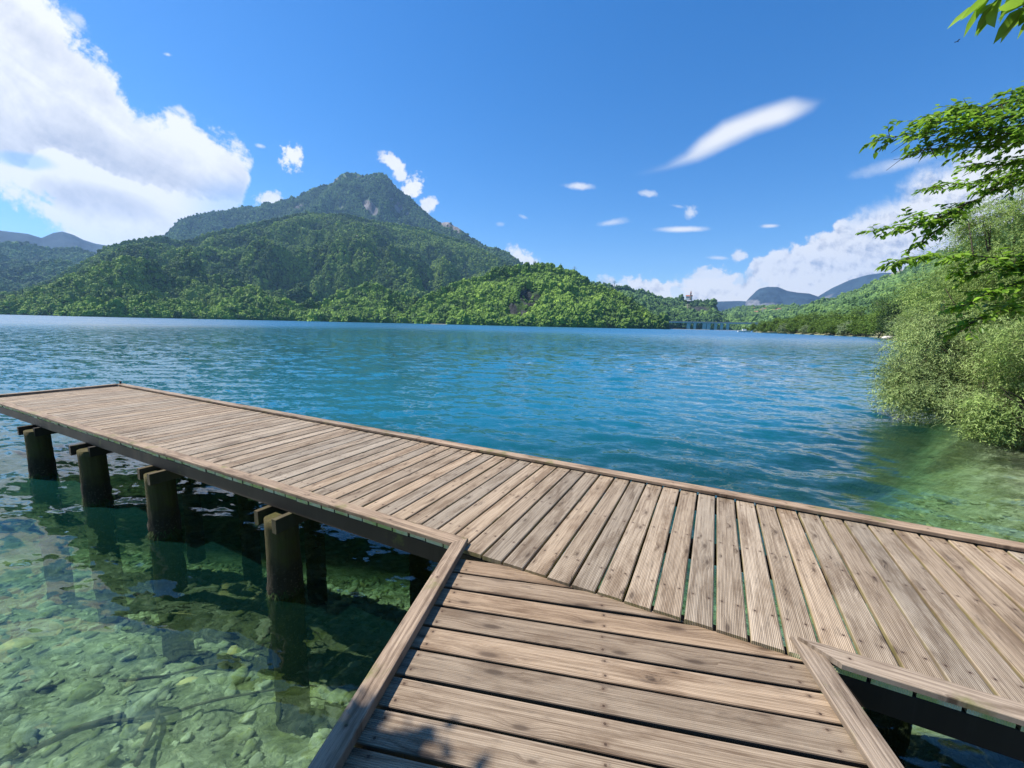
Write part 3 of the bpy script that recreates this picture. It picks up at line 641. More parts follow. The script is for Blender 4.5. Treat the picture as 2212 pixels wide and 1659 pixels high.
hill('upper_mountain', [(240, 560), (300, 545), (355, 508), (370, 490), (385, 476), (410, 467), (445, 458), (470, 455), (493, 452), (520, 447), (541, 443), (552, 447), (560, 446), (570, 438), (577, 434), (589, 440), (600, 434), (607, 431), (625, 428), (640, 425), (654, 418), (665, 411), (675, 405), (694, 402), (707, 400), (716, 398), (727, 383), (737, 376), (748, 372.5), (765, 373), (784, 378), (803, 374), (824, 373.5), (834, 378), (843, 386), (857, 405), (884, 425), (911, 451), (938, 472), (949, 480), (960, 479), (970, 479), (992, 494), (1019, 513), (1046, 529), (1087, 540), (1108, 553), (1127, 567), (1160, 590), (1240, 640)],
     [(240, 2300), (600, 2100), (900, 1900), (1240, 1500)], [(240, 4300), (500, 4300), (765, 3900), (950, 3500), (1130, 2900), (1240, 2600)], M_up, 420, 110, 1.05, 330, 420, seed=11, rocks=UP_ROCKS, down=2, jag=1.4)
LOW = [(-900, 560), (-300, 610), (-60, 628), (0, 631), (50, 620), (99, 606), (150, 578), (192, 555), (228, 531), (240, 527), (270, 519), (316, 511), (346, 507), (385, 517), (421, 513), (451, 501), (532, 484), (600, 468), (640, 459), (667, 457), (700, 459), (748, 460), (780, 468), (816, 476), (860, 483), (911, 490), (992, 515), (1060, 545), (1120, 575), (1200, 620), (1300, 680)]
LOW_ROCKS = [(783, 548, 46, 9, 8, .62), (725, 555, 22, 14, 20, .55), (722, 499, 10, 4, 10, .8), (770, 508, 5, 3, 0, .8), (705, 484, 14, 4, 0, .6), (918, 650, 9, 7, 0, .8), (690, 567, 22, 6, -20, .5), (668, 536, 14, 12, 30, .52), (600, 560, 18, 5, 0, .45)]
hill('forested_mountain', LOW, [(-900, 1100), (0, 1050), (500, 930), (800, 1000), (900, 1250), (1000, 1500), (1300, 1500)], [(-900, 2300), (0, 2100), (346, 2300), (700, 2350), (992, 2400), (1300, 2200)], M_low, 420, 130, .95, 230, 330, seed=12, rocks=LOW_ROCKS, down=7)
SUB = [(470, 690), (500, 684), (532, 676), (586, 667), (640, 660), (694, 653), (730, 634), (762, 622), (797, 614), (820, 616), (840, 625), (870, 637), (911, 648), (960, 660), (1010, 700)]
hill('wooded_spur', SUB, 860, [(470, 960), (790, 1120), (1010, 1000)], M_low, 200, 50, .85, 40, 110, seed=13, down=6)
FRONT = [(820, 701), (870, 682), (900, 655), (930, 632), (960, 620), (992, 606), (1020, 600), (1046, 594), (1073, 580), (1100, 574), (1130, 571), (1184, 568), (1208, 578), (1239, 587), (1257, 596), (1278, 611), (1310, 623), (1344, 635), (1374, 653), (1400, 671), (1413, 680), (1425, 689), (1446, 702), (1460, 712)]
hill('cliff_hill', FRONT, [(820, 790), (1000, 745), (1250, 720), (1460, 800)], [(820, 860), (1000, 960), (1180, 950), (1344, 900), (1460, 830)], M_clf, 260, 80, .72, 60, 120, seed=14, down=6,
     rocks=[(1140, 645, 26, 20, 50, .85), (1160, 640, 20, 10, 40, .6), (1108, 668, 10, 18, -10, .95), (1130, 678, 20, 9, 0, .9), (942, 700, 18, 3, 0, .9), (1150, 704, 8, 2.5, 20, .8), (912, 652, 8, 6, 0, .7)])
CH = [(1200, 680), (1260, 620), (1284, 612), (1305, 612), (1329, 619), (1353, 619), (1386, 628), (1419, 638), (1443, 643), (1473, 646), (1485, 648), (1503, 648), (1536, 648), (1543, 652), (1546, 664), (1554, 673), (1569, 681), (1590, 692), (1620, 705)]
hill('church_hill', CH, [(1200, 1300), (1440, 1350), (1620, 1500)], [(1200, 1700), (1440, 2000), (1620, 1900)], M_clf, 240, 70, .35, 50, 150, seed=15, down=4,
     rocks=[(1512, 667, 34, 9, 3, .7), (1440, 662, 40, 6, 8, .55), (1380, 650, 40, 5, 14, .5)])
hill('village_hill', [(1480, 700), (1530, 684), (1556, 674), (1575, 668), (1594, 663.5), (1626, 662), (1674, 661), (1722, 660), (1780, 668), (1860, 700)], [(1480, 1800), (1860, 900)], [(1480, 2900), (1860, 2200)], M_low, 160, 60, .8, 50, 200, seed=16, down=3,
     rocks=[(1640, 667, 26, 4, 0, .75), (1680, 672, 24, 5, 0, .7), (1618, 678, 20, 3, 0, .7), (1700, 690, 40, 2, -3, .6)])
RIGHT = [(1560, 712), (1620, 695), (1680, 678), (1722, 664), (1767, 648), (1806, 642), (1851, 625), (1892, 606), (1934, 583), (1963, 575), (2005, 554), (2033, 540), (2075, 530), (2140, 503), (2212, 470), (2400, 400), (2900, 330)]
hill('right_mountain', RIGHT, [(1560, 1300), (1700, 900), (1900, 550), (2212, 330), (2900, 200)], [(1560, 1700), (1767, 1900), (1934, 2000), (2212, 1700), (2900, 1300)], M_low, 300, 90, .8, 90, 260, seed=17, down=6,
     rocks=[(1935, 590, 26, 10, -25, .95), (2000, 560, 24, 8, -15, .6), (2060, 540, 36, 8, -12, .95), (1900, 604, 14, 6, -20, .75), (1850, 640, 12, 3, 0, .6)])
# valley floor between the far banks
mb = MB()
P, Fs, Rr = polar(0, 0, 420, 8600, 1.12, -80, 80, 4)
tag(mesh('valley_floor', np.c_[P, np.where(Rr < 790, -3., -1.2)], Fs, M_low), kind='structure')
# shingle spits under the bridge
m_sh = simple('pale_shingle', (.26, .24, .20), .9, .2, .3)
def spit(name, pts, dist, h):
    mb = MB(); V = []
    for (x0, x1), dd in zip(pts, dist):
        a = on_plane(np.array([x0]), np.array([720.])); 
        p0 = at(np.array(x0), np.array(700.), np.array(float(dd))); p1 = at(np.array(x1), np.array(700.), np.array(float(dd)))
        V += [(p0[0], p0[1], -.3), (p0[0], p0[1] + 2, h), (p1[0], p1[1] + 2, h), (p1[0], p1[1], -.3), (p0[0], p0[1] + 14, h), (p1[0], p1[1] + 14, h)]
    mb.add(V, [(0, 3, 2, 1), (1, 2, 5, 4)]); return tag(mb.build(name, m_sh), kind='structure')
spit('shingle_beach', [(1455, 1535)], [1010], .6); spit('shingle_beach', [(1545, 1620)], [900], .4); spit('shingle_beach', [(930, 972)], [738], .7); spit('shingle_beach', [(-60, 95)], [1000], 1.4); spit('shingle_beach', [(430, 530)], [895], .9)

# ------------------------------------------------------------------ forests: crowns nobody could count
def crown_source(name, seed, conifer=False):
    v, f = ico(3 if conifer else 4); rs = seed * 31.7
    if conifer:
        h = (v[:, 2] + 1) / 2; w = (1.02 - h) ** .8 * .62 * (1 + .3 * vnoise(np.c_[v[:, :2] * 3, h * 9 + rs])); a = np.arctan2(v[:, 1], v[:, 0]); rad = np.hypot(v[:, 0], v[:, 1]).clip(.2)
        w = w * (1 + .22 * np.sin(a * 5 + rs)) * np.minimum(1, rad * 2)
        v = np.c_[np.cos(a) * w, np.sin(a) * w, h * 2.1 - .3]
    else:
        n = fbm(v * 1.5 + rs, 2) * .34 + fbm(v * 3.9 + rs, 2) * .20 + vnoise(v * 9. + rs) * .13 + rng.normal(0, .045, len(v))
        v = v * (1 + n)[:, None] * np.array([1, 1, .95]); v[:, 2] += .35
    me = bpy.data.meshes.new(name); me.from_pydata(v.tolist(), [], f.tolist()); me.update()
    me.polygons.foreach_set('use_smooth', np.full(len(f), bool(conifer)))
    return me
def foliage_mat(name, base, bright, dark, inst=True, spot=2.2, trans=.12):
    m, t = material(name)
    ob = t.n('ShaderNodeTexCoord').outputs['Object']
    v = t.attr('tint', 'INSTANCER') if inst else t.n('ShaderNodeObjectInfo').outputs['Random']
    c = t.mix(t.step(.0, .5, v), dark, base); c = t.mix(t.step(.5, 1., v), c, bright)
    nz = t.noise(ob, spot, 5, .7)
    c = t.vm('SCALE', c, scale=t.rng(nz, .3, .7, .6, 1.4))
    finish(t, c, .75, nz, 1., .35, .12, trans); return m
M_for = foliage_mat('forest_leaves', (0.173, 0.262, 0.051), (0.315, 0.427, 0.075), (0.072, 0.128, 0.039))
M_for2 = foliage_mat('bright_forest_leaves', (0.147, 0.245, 0.039), (0.266, 0.392, 0.059), (0.067, 0.123, 0.031))
M_forU = foliage_mat('mountain_leaves', (0.123, 0.217, 0.061), (0.217, 0.334, 0.087), (0.058, 0.116, 0.043))
def forest(name, hname, n, size, mat, conifer=0., seed=1, tmax=1.0, tmin=0., skip=()):
    V, rk, tt = HILLS[hname]; r = np.random.default_rng(seed)
    nv, nu = V.shape[:2]; jm = int((tt <= 1.0).sum()) - 1
    a, b, c_, d_ = V[:jm, :-1], V[:jm, 1:], V[1:jm + 1, 1:], V[1:jm + 1, :-1]
    area = (np.linalg.norm(np.cross(b - a, d_ - a), axis=2) + np.linalg.norm(np.cross(b - c_, d_ - c_), axis=2)) / 2
    mid = (a + c_) / 2; w = area.copy()
    w[(tt[:jm] < tmin) | (tt[:jm] > tmax)] = 0
    rel = mid - CAM; ww = rel @ fw; px = CX + F * (rel @ rt) / np.maximum(ww, 1); w[(px < -180) | (px > 2400) | (ww < 10)] = 0
    w[mid[:, :, 2] < -.6] = 0
    idx = r.choice(w.size, n, p=(w / w.sum()).ravel()); i, j = np.unravel_index(idx, w.shape)
    u, v = r.random(n)[:, None], r.random(n)[:, None]
    P = (V[i, j] * (1 - u) + V[i, j + 1] * u) * (1 - v) + (V[i + 1, j] * (1 - u) + V[i + 1, j + 1] * u) * v
    rkk = (rk[i, j] + rk[i + 1, j + 1]) / 2
    dens = fbm(np.c_[P[:, :2] / 60, P[:, 2] / 60], 3)
    k = (r.random(n) > np.clip((rkk - .18) * 4, 0, .97)) & (P[:, 2] > -.5); P = P[k]; dens = dens[k]
    if skip:
        rel = P + np.array([0, 0, size * 1.1]) - CAM; ww = rel @ fw; px = CX + F * (rel @ rt) / ww; py = CY - F * (rel @ up) / ww; kk = np.ones(len(P), bool)
        for (x, y, rx, ry, pr_) in skip: kk &= ~((np.hypot((px - x) / rx, (py - y) / ry) + .25 * fbm(P / 25., 2) < 1) & (r.random(len(P)) < pr_))
        P = P[kk]
    n = len(P)
    con = fbm(np.c_[P[:, :2] / 140., 0 * P[:, 0] + seed * 3], 3)
    isc = (r.random(n) < conifer * sstep(-.1, .45, con) * 2)
    s = size * np.exp(r.normal(0, .27, n)); sz = np.c_[s, s, s * r.uniform(.8, 1.25, n)]; sz[isc] *= np.array([.8, .8, 1.15])
    tint = np.clip(.47 + .13 * fbm(np.c_[P[:, :2] / 120., P[:, 2] / 70], 3) + r.normal(0, .22, n) - .42 * isc - .25 * (con > .25) * (conifer > 0), 0, 1)
    me = bpy.data.meshes.new(name); me.vertices.add(n); me.vertices.foreach_set('co', P.astype(np.float32).ravel())
    for an, ty, key, av in (('size', 'FLOAT_VECTOR', 'vector', sz), ('tint', 'FLOAT', 'value', tint), ('turn', 'FLOAT', 'value', r.random(n) * 6.283)):
        me.attributes.new(an, ty, 'POINT').data.foreach_set(key, av.astype(np.float32).ravel())
    me.attributes.new('kind_index', 'INT', 'POINT').data.foreach_set('value', np.where(isc, 4 + (np.arange(n) % 2), np.arange(n) % 4).astype(np.int32))
    me.materials.append(mat)
    o = bpy.data.objects.new(name, me); COL.objects.link(o); tag(o, kind='stuff')
    ng = bpy.data.node_groups.new(name + '_scatter', 'GeometryNodeTree'); ng.interface.new_socket('Geometry', in_out='INPUT', socket_type='NodeSocketGeometry'); ng.interface.new_socket('Geometry', in_out='OUTPUT', socket_type='NodeSocketGeometry')
    N = ng.nodes.new; K = ng.links.new
    gi, go = N('NodeGroupInput'), N('NodeGroupOutput'); ip = N('GeometryNodeInstanceOnPoints'); ci = N('GeometryNodeCollectionInfo'); sm = N('GeometryNodeSetMaterial')
    ci.inputs['Collection'].default_value = SRC; ci.inputs['Separate Children'].default_value = True; ci.inputs['Reset Children'].default_value = True
    def na(nm, ty): q = N('GeometryNodeInputNamedAttribute'); q.data_type = ty; q.inputs['Name'].default_value = nm; return q.outputs['Attribute']
    K(gi.outputs[0], ip.inputs['Points']); K(ci.outputs[0], ip.inputs['Instance']); ip.inputs['Pick Instance'].default_value = True
    K(na('kind_index', 'INT'), ip.inputs['Instance Index']); K(na('size', 'FLOAT_VECTOR'), ip.inputs['Scale'])
    cx = N('ShaderNodeCombineXYZ'); K(na('turn', 'FLOAT'), cx.inputs[2]); er = N('FunctionNodeEulerToRotation'); K(cx.outputs[0], er.inputs[0]); K(er.outputs[0], ip.inputs['Rotation'])
    sm.inputs['Material'].default_value = mat; K(ip.outputs[0], sm.inputs['Geometry']); K(sm.outputs[0], go.inputs[0])
    md = o.modifiers.new('scatter', 'NODES'); md.node_group = ng
    return o
SRC = bpy.data.collections.new('crowns')
for i in range(4): SRC.objects.link(bpy.data.objects.new('crown_%d' % i, crown_source('crown_%d' % i, i + 1)))
for i in range(2): SRC.objects.link(bpy.data.objects.new('crown_%d' % (4 + i), crown_source('crown_%d' % (4 + i), i + 9, True)))
forest('upper_mountain_woods', 'upper_mountain', 90000, 5.4, M_forU, .1, 21)
forest('mountain_forest', 'forested_mountain', 160000, 4.0, M_for, .22, 22, skip=[(783, 548, 40, 8, .6), (722, 499, 9, 4, .8), (770, 508, 5, 3, .8), (690, 560, 30, 14, .35)])
forest('shore_forest', 'forested_mountain', 6500, 4.6, M_for2, .1, 32, tmax=.06)
forest('spur_forest', 'wooded_spur', 9500, 4.8, M_for2, .1, 23)
forest('cliff_hill_forest', 'cliff_hill', 19000, 4.4, M_for2, .1, 24, skip=[(1148, 640, 30, 30, .8), (1118, 668, 26, 18, .92), (1175, 625, 26, 20, .45)])
forest('church_hill_forest', 'church_hill', 12000, 5.2, M_forU, .1, 25, skip=[(1518, 667, 32, 9, .9), (1448, 662, 40, 6, .75), (1489, 645, 9, 7, 1.)])
forest('village_hill_forest', 'village_hill', 14000, 6.5, M_forU, .1, 26)
forest('right_mountain_forest', 'right_mountain', 60000, 4.8, M_forU, .12, 27)
forest('left_hill_forest', 'far_mountain.001', 26000, 7.5, M_forU, .1, 28)

def surf(hname, px, py, tmax=1.0):
    V, rk, tt = HILLS[hname]; rel = V - CAM; w_ = rel @ fw; ppx = CX + F * (rel @ rt) / w_; ppy = CY - F * (rel @ up) / w_
    dd = np.hypot(ppx - px, (ppy - py) * 2) + 1e6 * (tt[:, None] > tmax); i, j = np.unravel_index(np.argmin(dd), dd.shape); return V[i, j], float(w_[i, j])
# ------------------------------------------------------------------ far buildings, bridge, pylons, boats
m_wall = simple('cream_plaster', (.62, .58, .50), .8, .12, .4); m_roof = simple('red_roof', (.30, .12, .07), .8, .2, .5); m_win = simple('dark_window', (.03, .035, .045), .3)
m_grey = simple('grey_concrete', (.50, .50, .48), .85, .2, .2); m_steel = simple('galvanised_steel', (.24, .25, .27), .6); m_white = simple('white_paint', (.72, .72, .70), .5, .06)
m_dark = simple('dark_shade', (.05, .05, .05), .8)
def frame_at(px, py_base, dist, z=None):
    p = at(np.array(float(px)), np.array(float(py_base)), np.array(float(dist)))
    if z is not None: p[2] = z
    f_ = np.array([p[0], p[1], 0]); f_ = f_ / np.linalg.norm(f_); r_ = np.array([f_[1], -f_[0], 0]); return p, r_, f_
def house(name, label, cat, px, py, dist, w, dpt, h, roof=2.5, z=None, group=None, wall=None, flat=False, rows=1, cols=3, turn=0., rmat=None):
    p, r_, f_ = frame_at(px, py, dist, z)
    c, s_ = math.cos(turn), math.sin(turn); r_, f_ = r_ * c + f_ * s_, f_ * c - r_ * s_
    e = empty(name, p, label, cat, group)
    def bx(mb, x0, x1, y0, y1, z0, z1): return mb.box(p + r_ * (x0 + x1) / 2 + f_ * (y0 + y1) / 2 + zv * (z0 + z1) / 2, r_ * (x1 - x0) / 2, f_ * (y1 - y0) / 2, zv * (z1 - z0) / 2)
    bx(MB(), -w / 2, w / 2, 0, dpt, -3, h).build('wall', wall or m_wall, e)
    mb = MB()
    if flat: bx(mb, -w / 2 - .3, w / 2 + .3, -.3, dpt + .3, h + .003, h + .4)
    else:
        o_ = .5; A = [p + r_ * x + f_ * y + zv * z_ for x in (-w / 2 - o_, w / 2 + o_) for (y, z_) in ((-o_, h), (dpt / 2, h + roof), (dpt + o_, h), (dpt / 2, h + .02))]
        mb.add(A, [(0, 1, 5, 4), (1, 2, 6, 5), (0, 3, 1), (1, 3, 2), (4, 5, 7), (5, 6, 7), (0, 4, 7, 3), (3, 7, 6, 2)])
    mb.build('roof', rmat or (m_grey if flat else m_roof), e)
    for rr in range(rows):
        for c_ in range(cols):
            x = -w / 2 + w * (c_ + .5) / cols; z0 = h * (rr + .35) / rows; bx(MB(), x - w / cols * .2, x + w / cols * .2, -.12, .1, z0, z0 + h / rows * .42).build('window', m_win, e)
    return e
house('lake_house', 'white flat-roofed two-storey building at the foot of the forested mountain', 'building', 517, 689.5, 880, 21, 9, 6.5, flat=True, rows=2, cols=6, z=.8, wall=m_white)
house('boathouse', 'low dark open boathouse on the left far shore', 'boathouse', 338, 686, 930, 15, 7, 3.4, 1.6, z=.8, wall=m_dark, cols=2, rmat=m_grey)
house('boathouse', 'small grey shed among trees left of the dark boathouse', 'shed', 325, 686, 925, 4, 4, 3.2, 1.2, z=.8, cols=1)
house('lake_house', 'small house with a red roof between boathouse and white building', 'house', 436, 687, 895, 8, 6, 3.2, 1.8, z=.8, cols=2)
house('lake_house', 'small red-roofed house on the shore at far left', 'house', 46, 680, 990, 10, 7, 3.2, 2.2, z=1.4, cols=2)
house('lake_house', 'pale house above the trees at the far left edge of the lake', 'house', 15, 654, 1150, 15, 9, 7., 3., cols=3, rows=2)
for i, (px, py, dd, w) in enumerate([(1618, 680, 1900, 22), (1632, 679, 1880, 16), (1641, 676, 1950, 18), (1650, 672, 2200, 20), (1660, 678, 1900, 14), (1628, 671, 2250, 16), (1672, 676, 1950, 15), (1607, 683, 1800, 15), (1683, 673, 2000, 16), (1690, 678, 1850, 15)]):
    sv_, dd = surf('village_hill', px, py)
    house('village_house', 'small pale village house on the low hill below the far blue mountains', 'house', px, py, dd - 6, w, 10, 9, 4, z=sv_[2] + 4, group='houses of the far village', cols=3, rows=1, turn=(i % 5 - 2) * .3)
# church on the cliff top
_s, _d = surf('church_hill', 1489, 648); p, r_, f_ = frame_at(1489, 649, _d - 10, _s[2] + 9); e = empty('church', p, 'white church with a pointed bell tower on the clifftop above the bridge', 'church')
def bxl(mb, x0, x1, y0, y1, z0, z1): return mb.box(p + r_ * (x0 + x1) / 2 + f_ * (y0 + y1) / 2 + zv * (z0 + z1) / 2, r_ * (x1 - x0) / 2, f_ * (y1 - y0) / 2, zv * (z1 - z0) / 2)
bxl(MB(), -15, 11, 0, 12, -6, 10).build('nave', m_white, e)
mb = MB(); A = [p + r_ * x + f_ * y + zv * z_ for x in (-16, 12) for (y, z_) in ((-1, 10), (6, 16), (13, 10))]; mb.add(A, [(0, 1, 4, 3), (1, 2, 5, 4), (0, 2, 1), (3, 4, 5), (0, 3, 5, 2)]); mb.build('roof', m_roof, e)
bxl(MB(), 1, 7, -3, 3, -6, 22).build('bell_tower', simple('tower_stone', (.34, .26, .2), .8), e)
mb = MB(); A = [p + r_ * x + f_ * y + zv * 22 for (x, y) in ((.6, -3.4), (7.4, -3.4), (7.4, 3.4), (.6, 3.4))] + [p + r_ * 4 + zv * 36]; mb.add(A, [(0, 1, 4), (1, 2, 4), (2, 3, 4), (3, 0, 4), (3, 2, 1, 0)]); mb.build('spire', m_roof, e)
for x in (-11, -6, -2): bxl(MB(), x - .8, x + .8, -.2, .1, 3, 7).build('window', m_win, e)
# viaduct
p, r_, f_ = frame_at(1438, 700, 1130, 0.); e = empty('viaduct', p, 'grey concrete road viaduct on thick piers at the head of the lake', 'bridge')
bl = 1130 * (1640 - 1400) / F
bxl(MB(), -60, bl, 0, 12, 17.2, 20.2).build('bridge_deck', m_grey, e)
bxl(MB(), -60, bl, -.5, -.1, 19.4, 21.4).build('guard_rail', m_steel, e)
for px in (1483, 1495, 1513, 1521, 1534, 1545, 1556):
    x = 1130 * (px - 1438) / F * 1.02; wd = 4.5 if px in (1483, 1513, 1521) else 3.2
    bxl(MB(), x - wd, x + wd, 2, 10, -3, 17.1).build('bridge_pier', m_grey, e)
mb = MB()
for i in range(10): bxl(mb, -55 + i * 22, -54.6 + i * 22, -.6, -.4, 21.4, 22.4)
# pylons
def pylon(label, px, py_top, dist, h, w, mat):
    pt_ = at(np.array(float(px)), np.array(float(py_top)), np.array(float(dist))); b_ = pt_ - zv * h; e = empty('power_pylon', b_, label, 'pylon')
    f_ = np.array([pt_[0], pt_[1], 0]); f_ /= np.linalg.norm(f_); r_ = np.array([f_[1], -f_[0], 0]); mb = MB(); th = dist * .00028
    def P_(x, y, z): return b_ + r_ * x + f_ * y + zv * z
    for sx in (-1, 1):
        for sy in (-1, 1):
            mb.tube([P_(sx * w, sy * w, 0), P_(sx * w * .35, sy * w * .35, h * .7), P_(0, 0, h)], th, 4)
    for i in range(5):
        z0, z1 = h * .14 * i, h * .14 * (i + 1); w0, w1 = w * (1 - .93 * z0 / h), w * (1 - .93 * z1 / h)
        for sx in (-1, 1): mb.tube([P_(sx * w0, -w0, z0), P_(-sx * w1, -w1, z1)], th * .7, 4)
    mb.build('lattice', mat, e); mb = MB()
    for z_, l in ((.72, 2.1), (.82, 2.6), (.92, 1.8)): mb.tube([P_(-w * l, 0, h * z_), P_(w * l, 0, h * z_)], th, 4)
    mb.build('cross_arm', mat, e)
m_rw = simple('red_white_steel', (.48, .36, .33), .6)
pylon('grey power pylon standing on the ridge of the nearest wooded hill', 1241, 575, 905, 24, 2., m_steel)
pylon('grey power pylon on the ridge just behind the nearest wooded hill', 1328, 606, 1650, 34, 3.2, m_steel)
pylon('reddish power pylon in front of the dark cliff below the church', 1486, 656, 1500, 50, 4, m_rw)
pylon('pale power pylon on the low hill beside the village', 1648, 664, 1900, 40, 4, m_steel)
# boats along the shores
def boat(name, label, px, py, dist, ln, mat, yaw=0., group=None, cabin=False):
    p, r_, f_ = frame_at(px, py, dist, 0.); c, s_ = math.cos(yaw), math.sin(yaw); a, b_ = r_ * c + f_ * s_, f_ * c - r_ * s_
    e = empty(name, p, label, 'boat', group); mb = MB(); V = []; n = 9
    for i in range(n):
        tt = i / (n - 1); w = .2 * ln * (1 - max(0, (tt - .35) / .65) ** 2.2) * .95; sh = .10 * ln + .05 * ln * tt * tt
        for (x, z_) in ((-w, sh), (-w * .8, 0), (0, -.05 * ln), (w * .8, 0), (w, sh)): V.append(p + a * (tt - .5) * ln + b_ * x + zv * z_)
    Fs = [(i * 5 + j, i * 5 + j + 1, (i + 1) * 5 + j + 1, (i + 1) * 5 + j) for i in range(n - 1) for j in range(4)] + [(0, 1, 2, 3, 4)]
    mb.add(V, Fs); mb.build('hull', mat, e)
    mb = MB(); V = [V_ - zv * .02 * ln for V_ in [v for i in range(n) for v in (V[i * 5], V[i * 5 + 4])]]; mb.add(V, [(2 * i, 2 * i + 1, 2 * i + 3, 2 * i + 2) for i in range(n - 1)]); mb.build('deck', m_grey, e)
    if cabin: mb = MB(); mb.box(p + zv * .2 * ln, a * .16 * ln, b_ * .11 * ln, zv * .08 * ln); mb.build('cabin', m_white, e)
boat('moored_boat', 'white boat moored at the tip of the right wooded shore near the bridge', 1607, 718.6, 405, 11, m_white, .2, cabin=True)
boat('moored_boat', 'low pale boat under the trees further right of the boat at the tip', 1666, 721, 330, 8, simple('tan_paint', (.5, .38, .26), .6), -.1)
for i, (px, dd) in enumerate([(488, 872), (497, 871), (480, 875), (505, 870), (532, 868), (420, 890), (444, 885), (456, 882)]):
    boat('moored_boat', 'small white boat at the shore in front of the white lakeside building', px, 688, dd, 6, m_white, .3 * (i % 3 - 1), 'small boats off the left shore')
# pale boulder at the water under the right trees
v, f = ico(3); v = v * (1 + .2 * fbm(v * 1.4, 3)[:, None]) * np.array([2.2, 1.4, .9]); p, _, _ = frame_at(1917, 733, 150, .5)
tag(mesh('boulder', v + p, f, simple('pale_rock', (.55, .5, .44), .9, .3, 1.5), smooth=True), 'pale boulder at the waterline under the dark trees on the right shore', 'boulder')

# ------------------------------------------------------------------ leaves, trees
def leaf_mesh(P, D, N, ln, wd, fold=.25, curl=.15, tone=None):
    # each leaf: base, two shoulders, two waist points, tip along a folded midrib
    P, D, N = map(lambda a: np.asarray(a, float), (P, D, N)); n = len(P)
    D = D / np.linalg.norm(D, axis=1)[:, None]; S = np.cross(D, N); S /= np.linalg.norm(S, axis=1)[:, None] + 1e-9; N = np.cross(S, D)
    ln = np.broadcast_to(ln, n)[:, None]; wd = np.broadcast_to(wd, n)[:, None]
    def q(t, w, h): return P + D * ln * t + S * wd * w + N * (ln * h)
    pts = [q(0, 0, 0), q(.30, -.46, fold * .2), q(.30, .46, fold * .2), q(.36, 0, -fold * .12), q(.66, -.36, fold * .12 - curl * .3), q(.66, .36, fold * .12 - curl * .3), q(.70, 0, -fold * .12 - curl * .3), q(1, 0, -curl)]
    V = np.stack(pts, 1).reshape(-1, 3); T = np.array([[0, 3, 1], [0, 2, 3], [1, 3, 6], [1, 6, 4], [3, 2, 5], [3, 5, 6], [4, 6, 7], [6, 5, 7]])
    Fs = (T[None] + (np.arange(n) * 8)[:, None, None]).reshape(-1, 3)
    tn = np.repeat(rng.random(n) if tone is None else tone, 8)
    return V, Fs, tn
def leaf_mat(name, c0, c1, trans=.35, rough=.45, spec=.35):
    m, t = material(name); a = t.attr('tone'); c = t.mix(a, c0, c1); nz = t.noise(t.n('ShaderNodeNewGeometry').outputs['Position'], 3., 3, .6)
    c = t.vm('SCALE', c, scale=t.rng(nz, .3, .7, .75, 1.25)); finish(t, c, rough, None, spec=spec, trans=trans); return m
m_bark = simple('grey_bark', (.13, .11, .085), .9, .3, 6); m_twig = simple('dark_twig', (.055, .042, .028), .85, .3, 20)
M_hb = leaf_mat('fresh_green_leaf', (.095, .21, .018), (.29, .47, .05), .5, .42)
M_wl = leaf_mat('grey_green_leaf', (.16, .225, .07), (.44, .55, .20), .32, .6)
M_wl2 = leaf_mat('soft_green_leaf', (.15, .235, .055), (.40, .52, .15), .35, .55)
M_t1 = leaf_mat('mid_green_clump', (.065, .125, .02), (.17, .26, .042), .25, .7, .15)
M_t2 = leaf_mat('dark_green_clump', (.018, .042, .012), (.045, .085, .022), .15, .7, .15)
M_t3 = leaf_mat('silver_green_clump', (.10, .15, .06), (.25, .31, .15), .2, .7, .15)
M_t4 = leaf_mat('yellow_green_clump', (.12, .185, .018), (.26, .34, .04), .25, .7, .15)
def clump_crown(blobs, n, size, seed, surf=.75):
    r = np.random.default_rng(seed); w = np.array([b[3] * b[4] for b in blobs]); bi = r.choice(len(blobs), n, p=w / w.sum()); B = np.array(blobs)[bi]
    u = r.normal(size=(n, 3)); u /= np.linalg.norm(u, axis=1)[:, None]; rad = np.where(r.random(n) < surf, r.uniform(.82, 1.08, n), r.random(n) ** .5)
    rad = rad * (1 + .22 * fbm(u * 2.3 + bi[:, None] * 5.1, 3))
    P = B[:, :3] + u * rad[:, None] * B[:, 3:4] * np.c_[np.ones(n), np.ones(n), B[:, 4] / B[:, 3]]
    k = fbm(P / size * .22, 2) > -.42; P = P[k]; u = u[k]; n = len(P)
    D = u + r.normal(0, .8, (n, 3)); D[:, 2] -= .35; N = u + np.array([0, 0, .8]) + r.normal(0, .55, (n, 3))
    return leaf_mesh(P, D, N, size * r.uniform(.7, 1.4, n), size * r.uniform(.45, .8, n), tone=np.clip(r.normal(.5, .25, n), 0, 1))
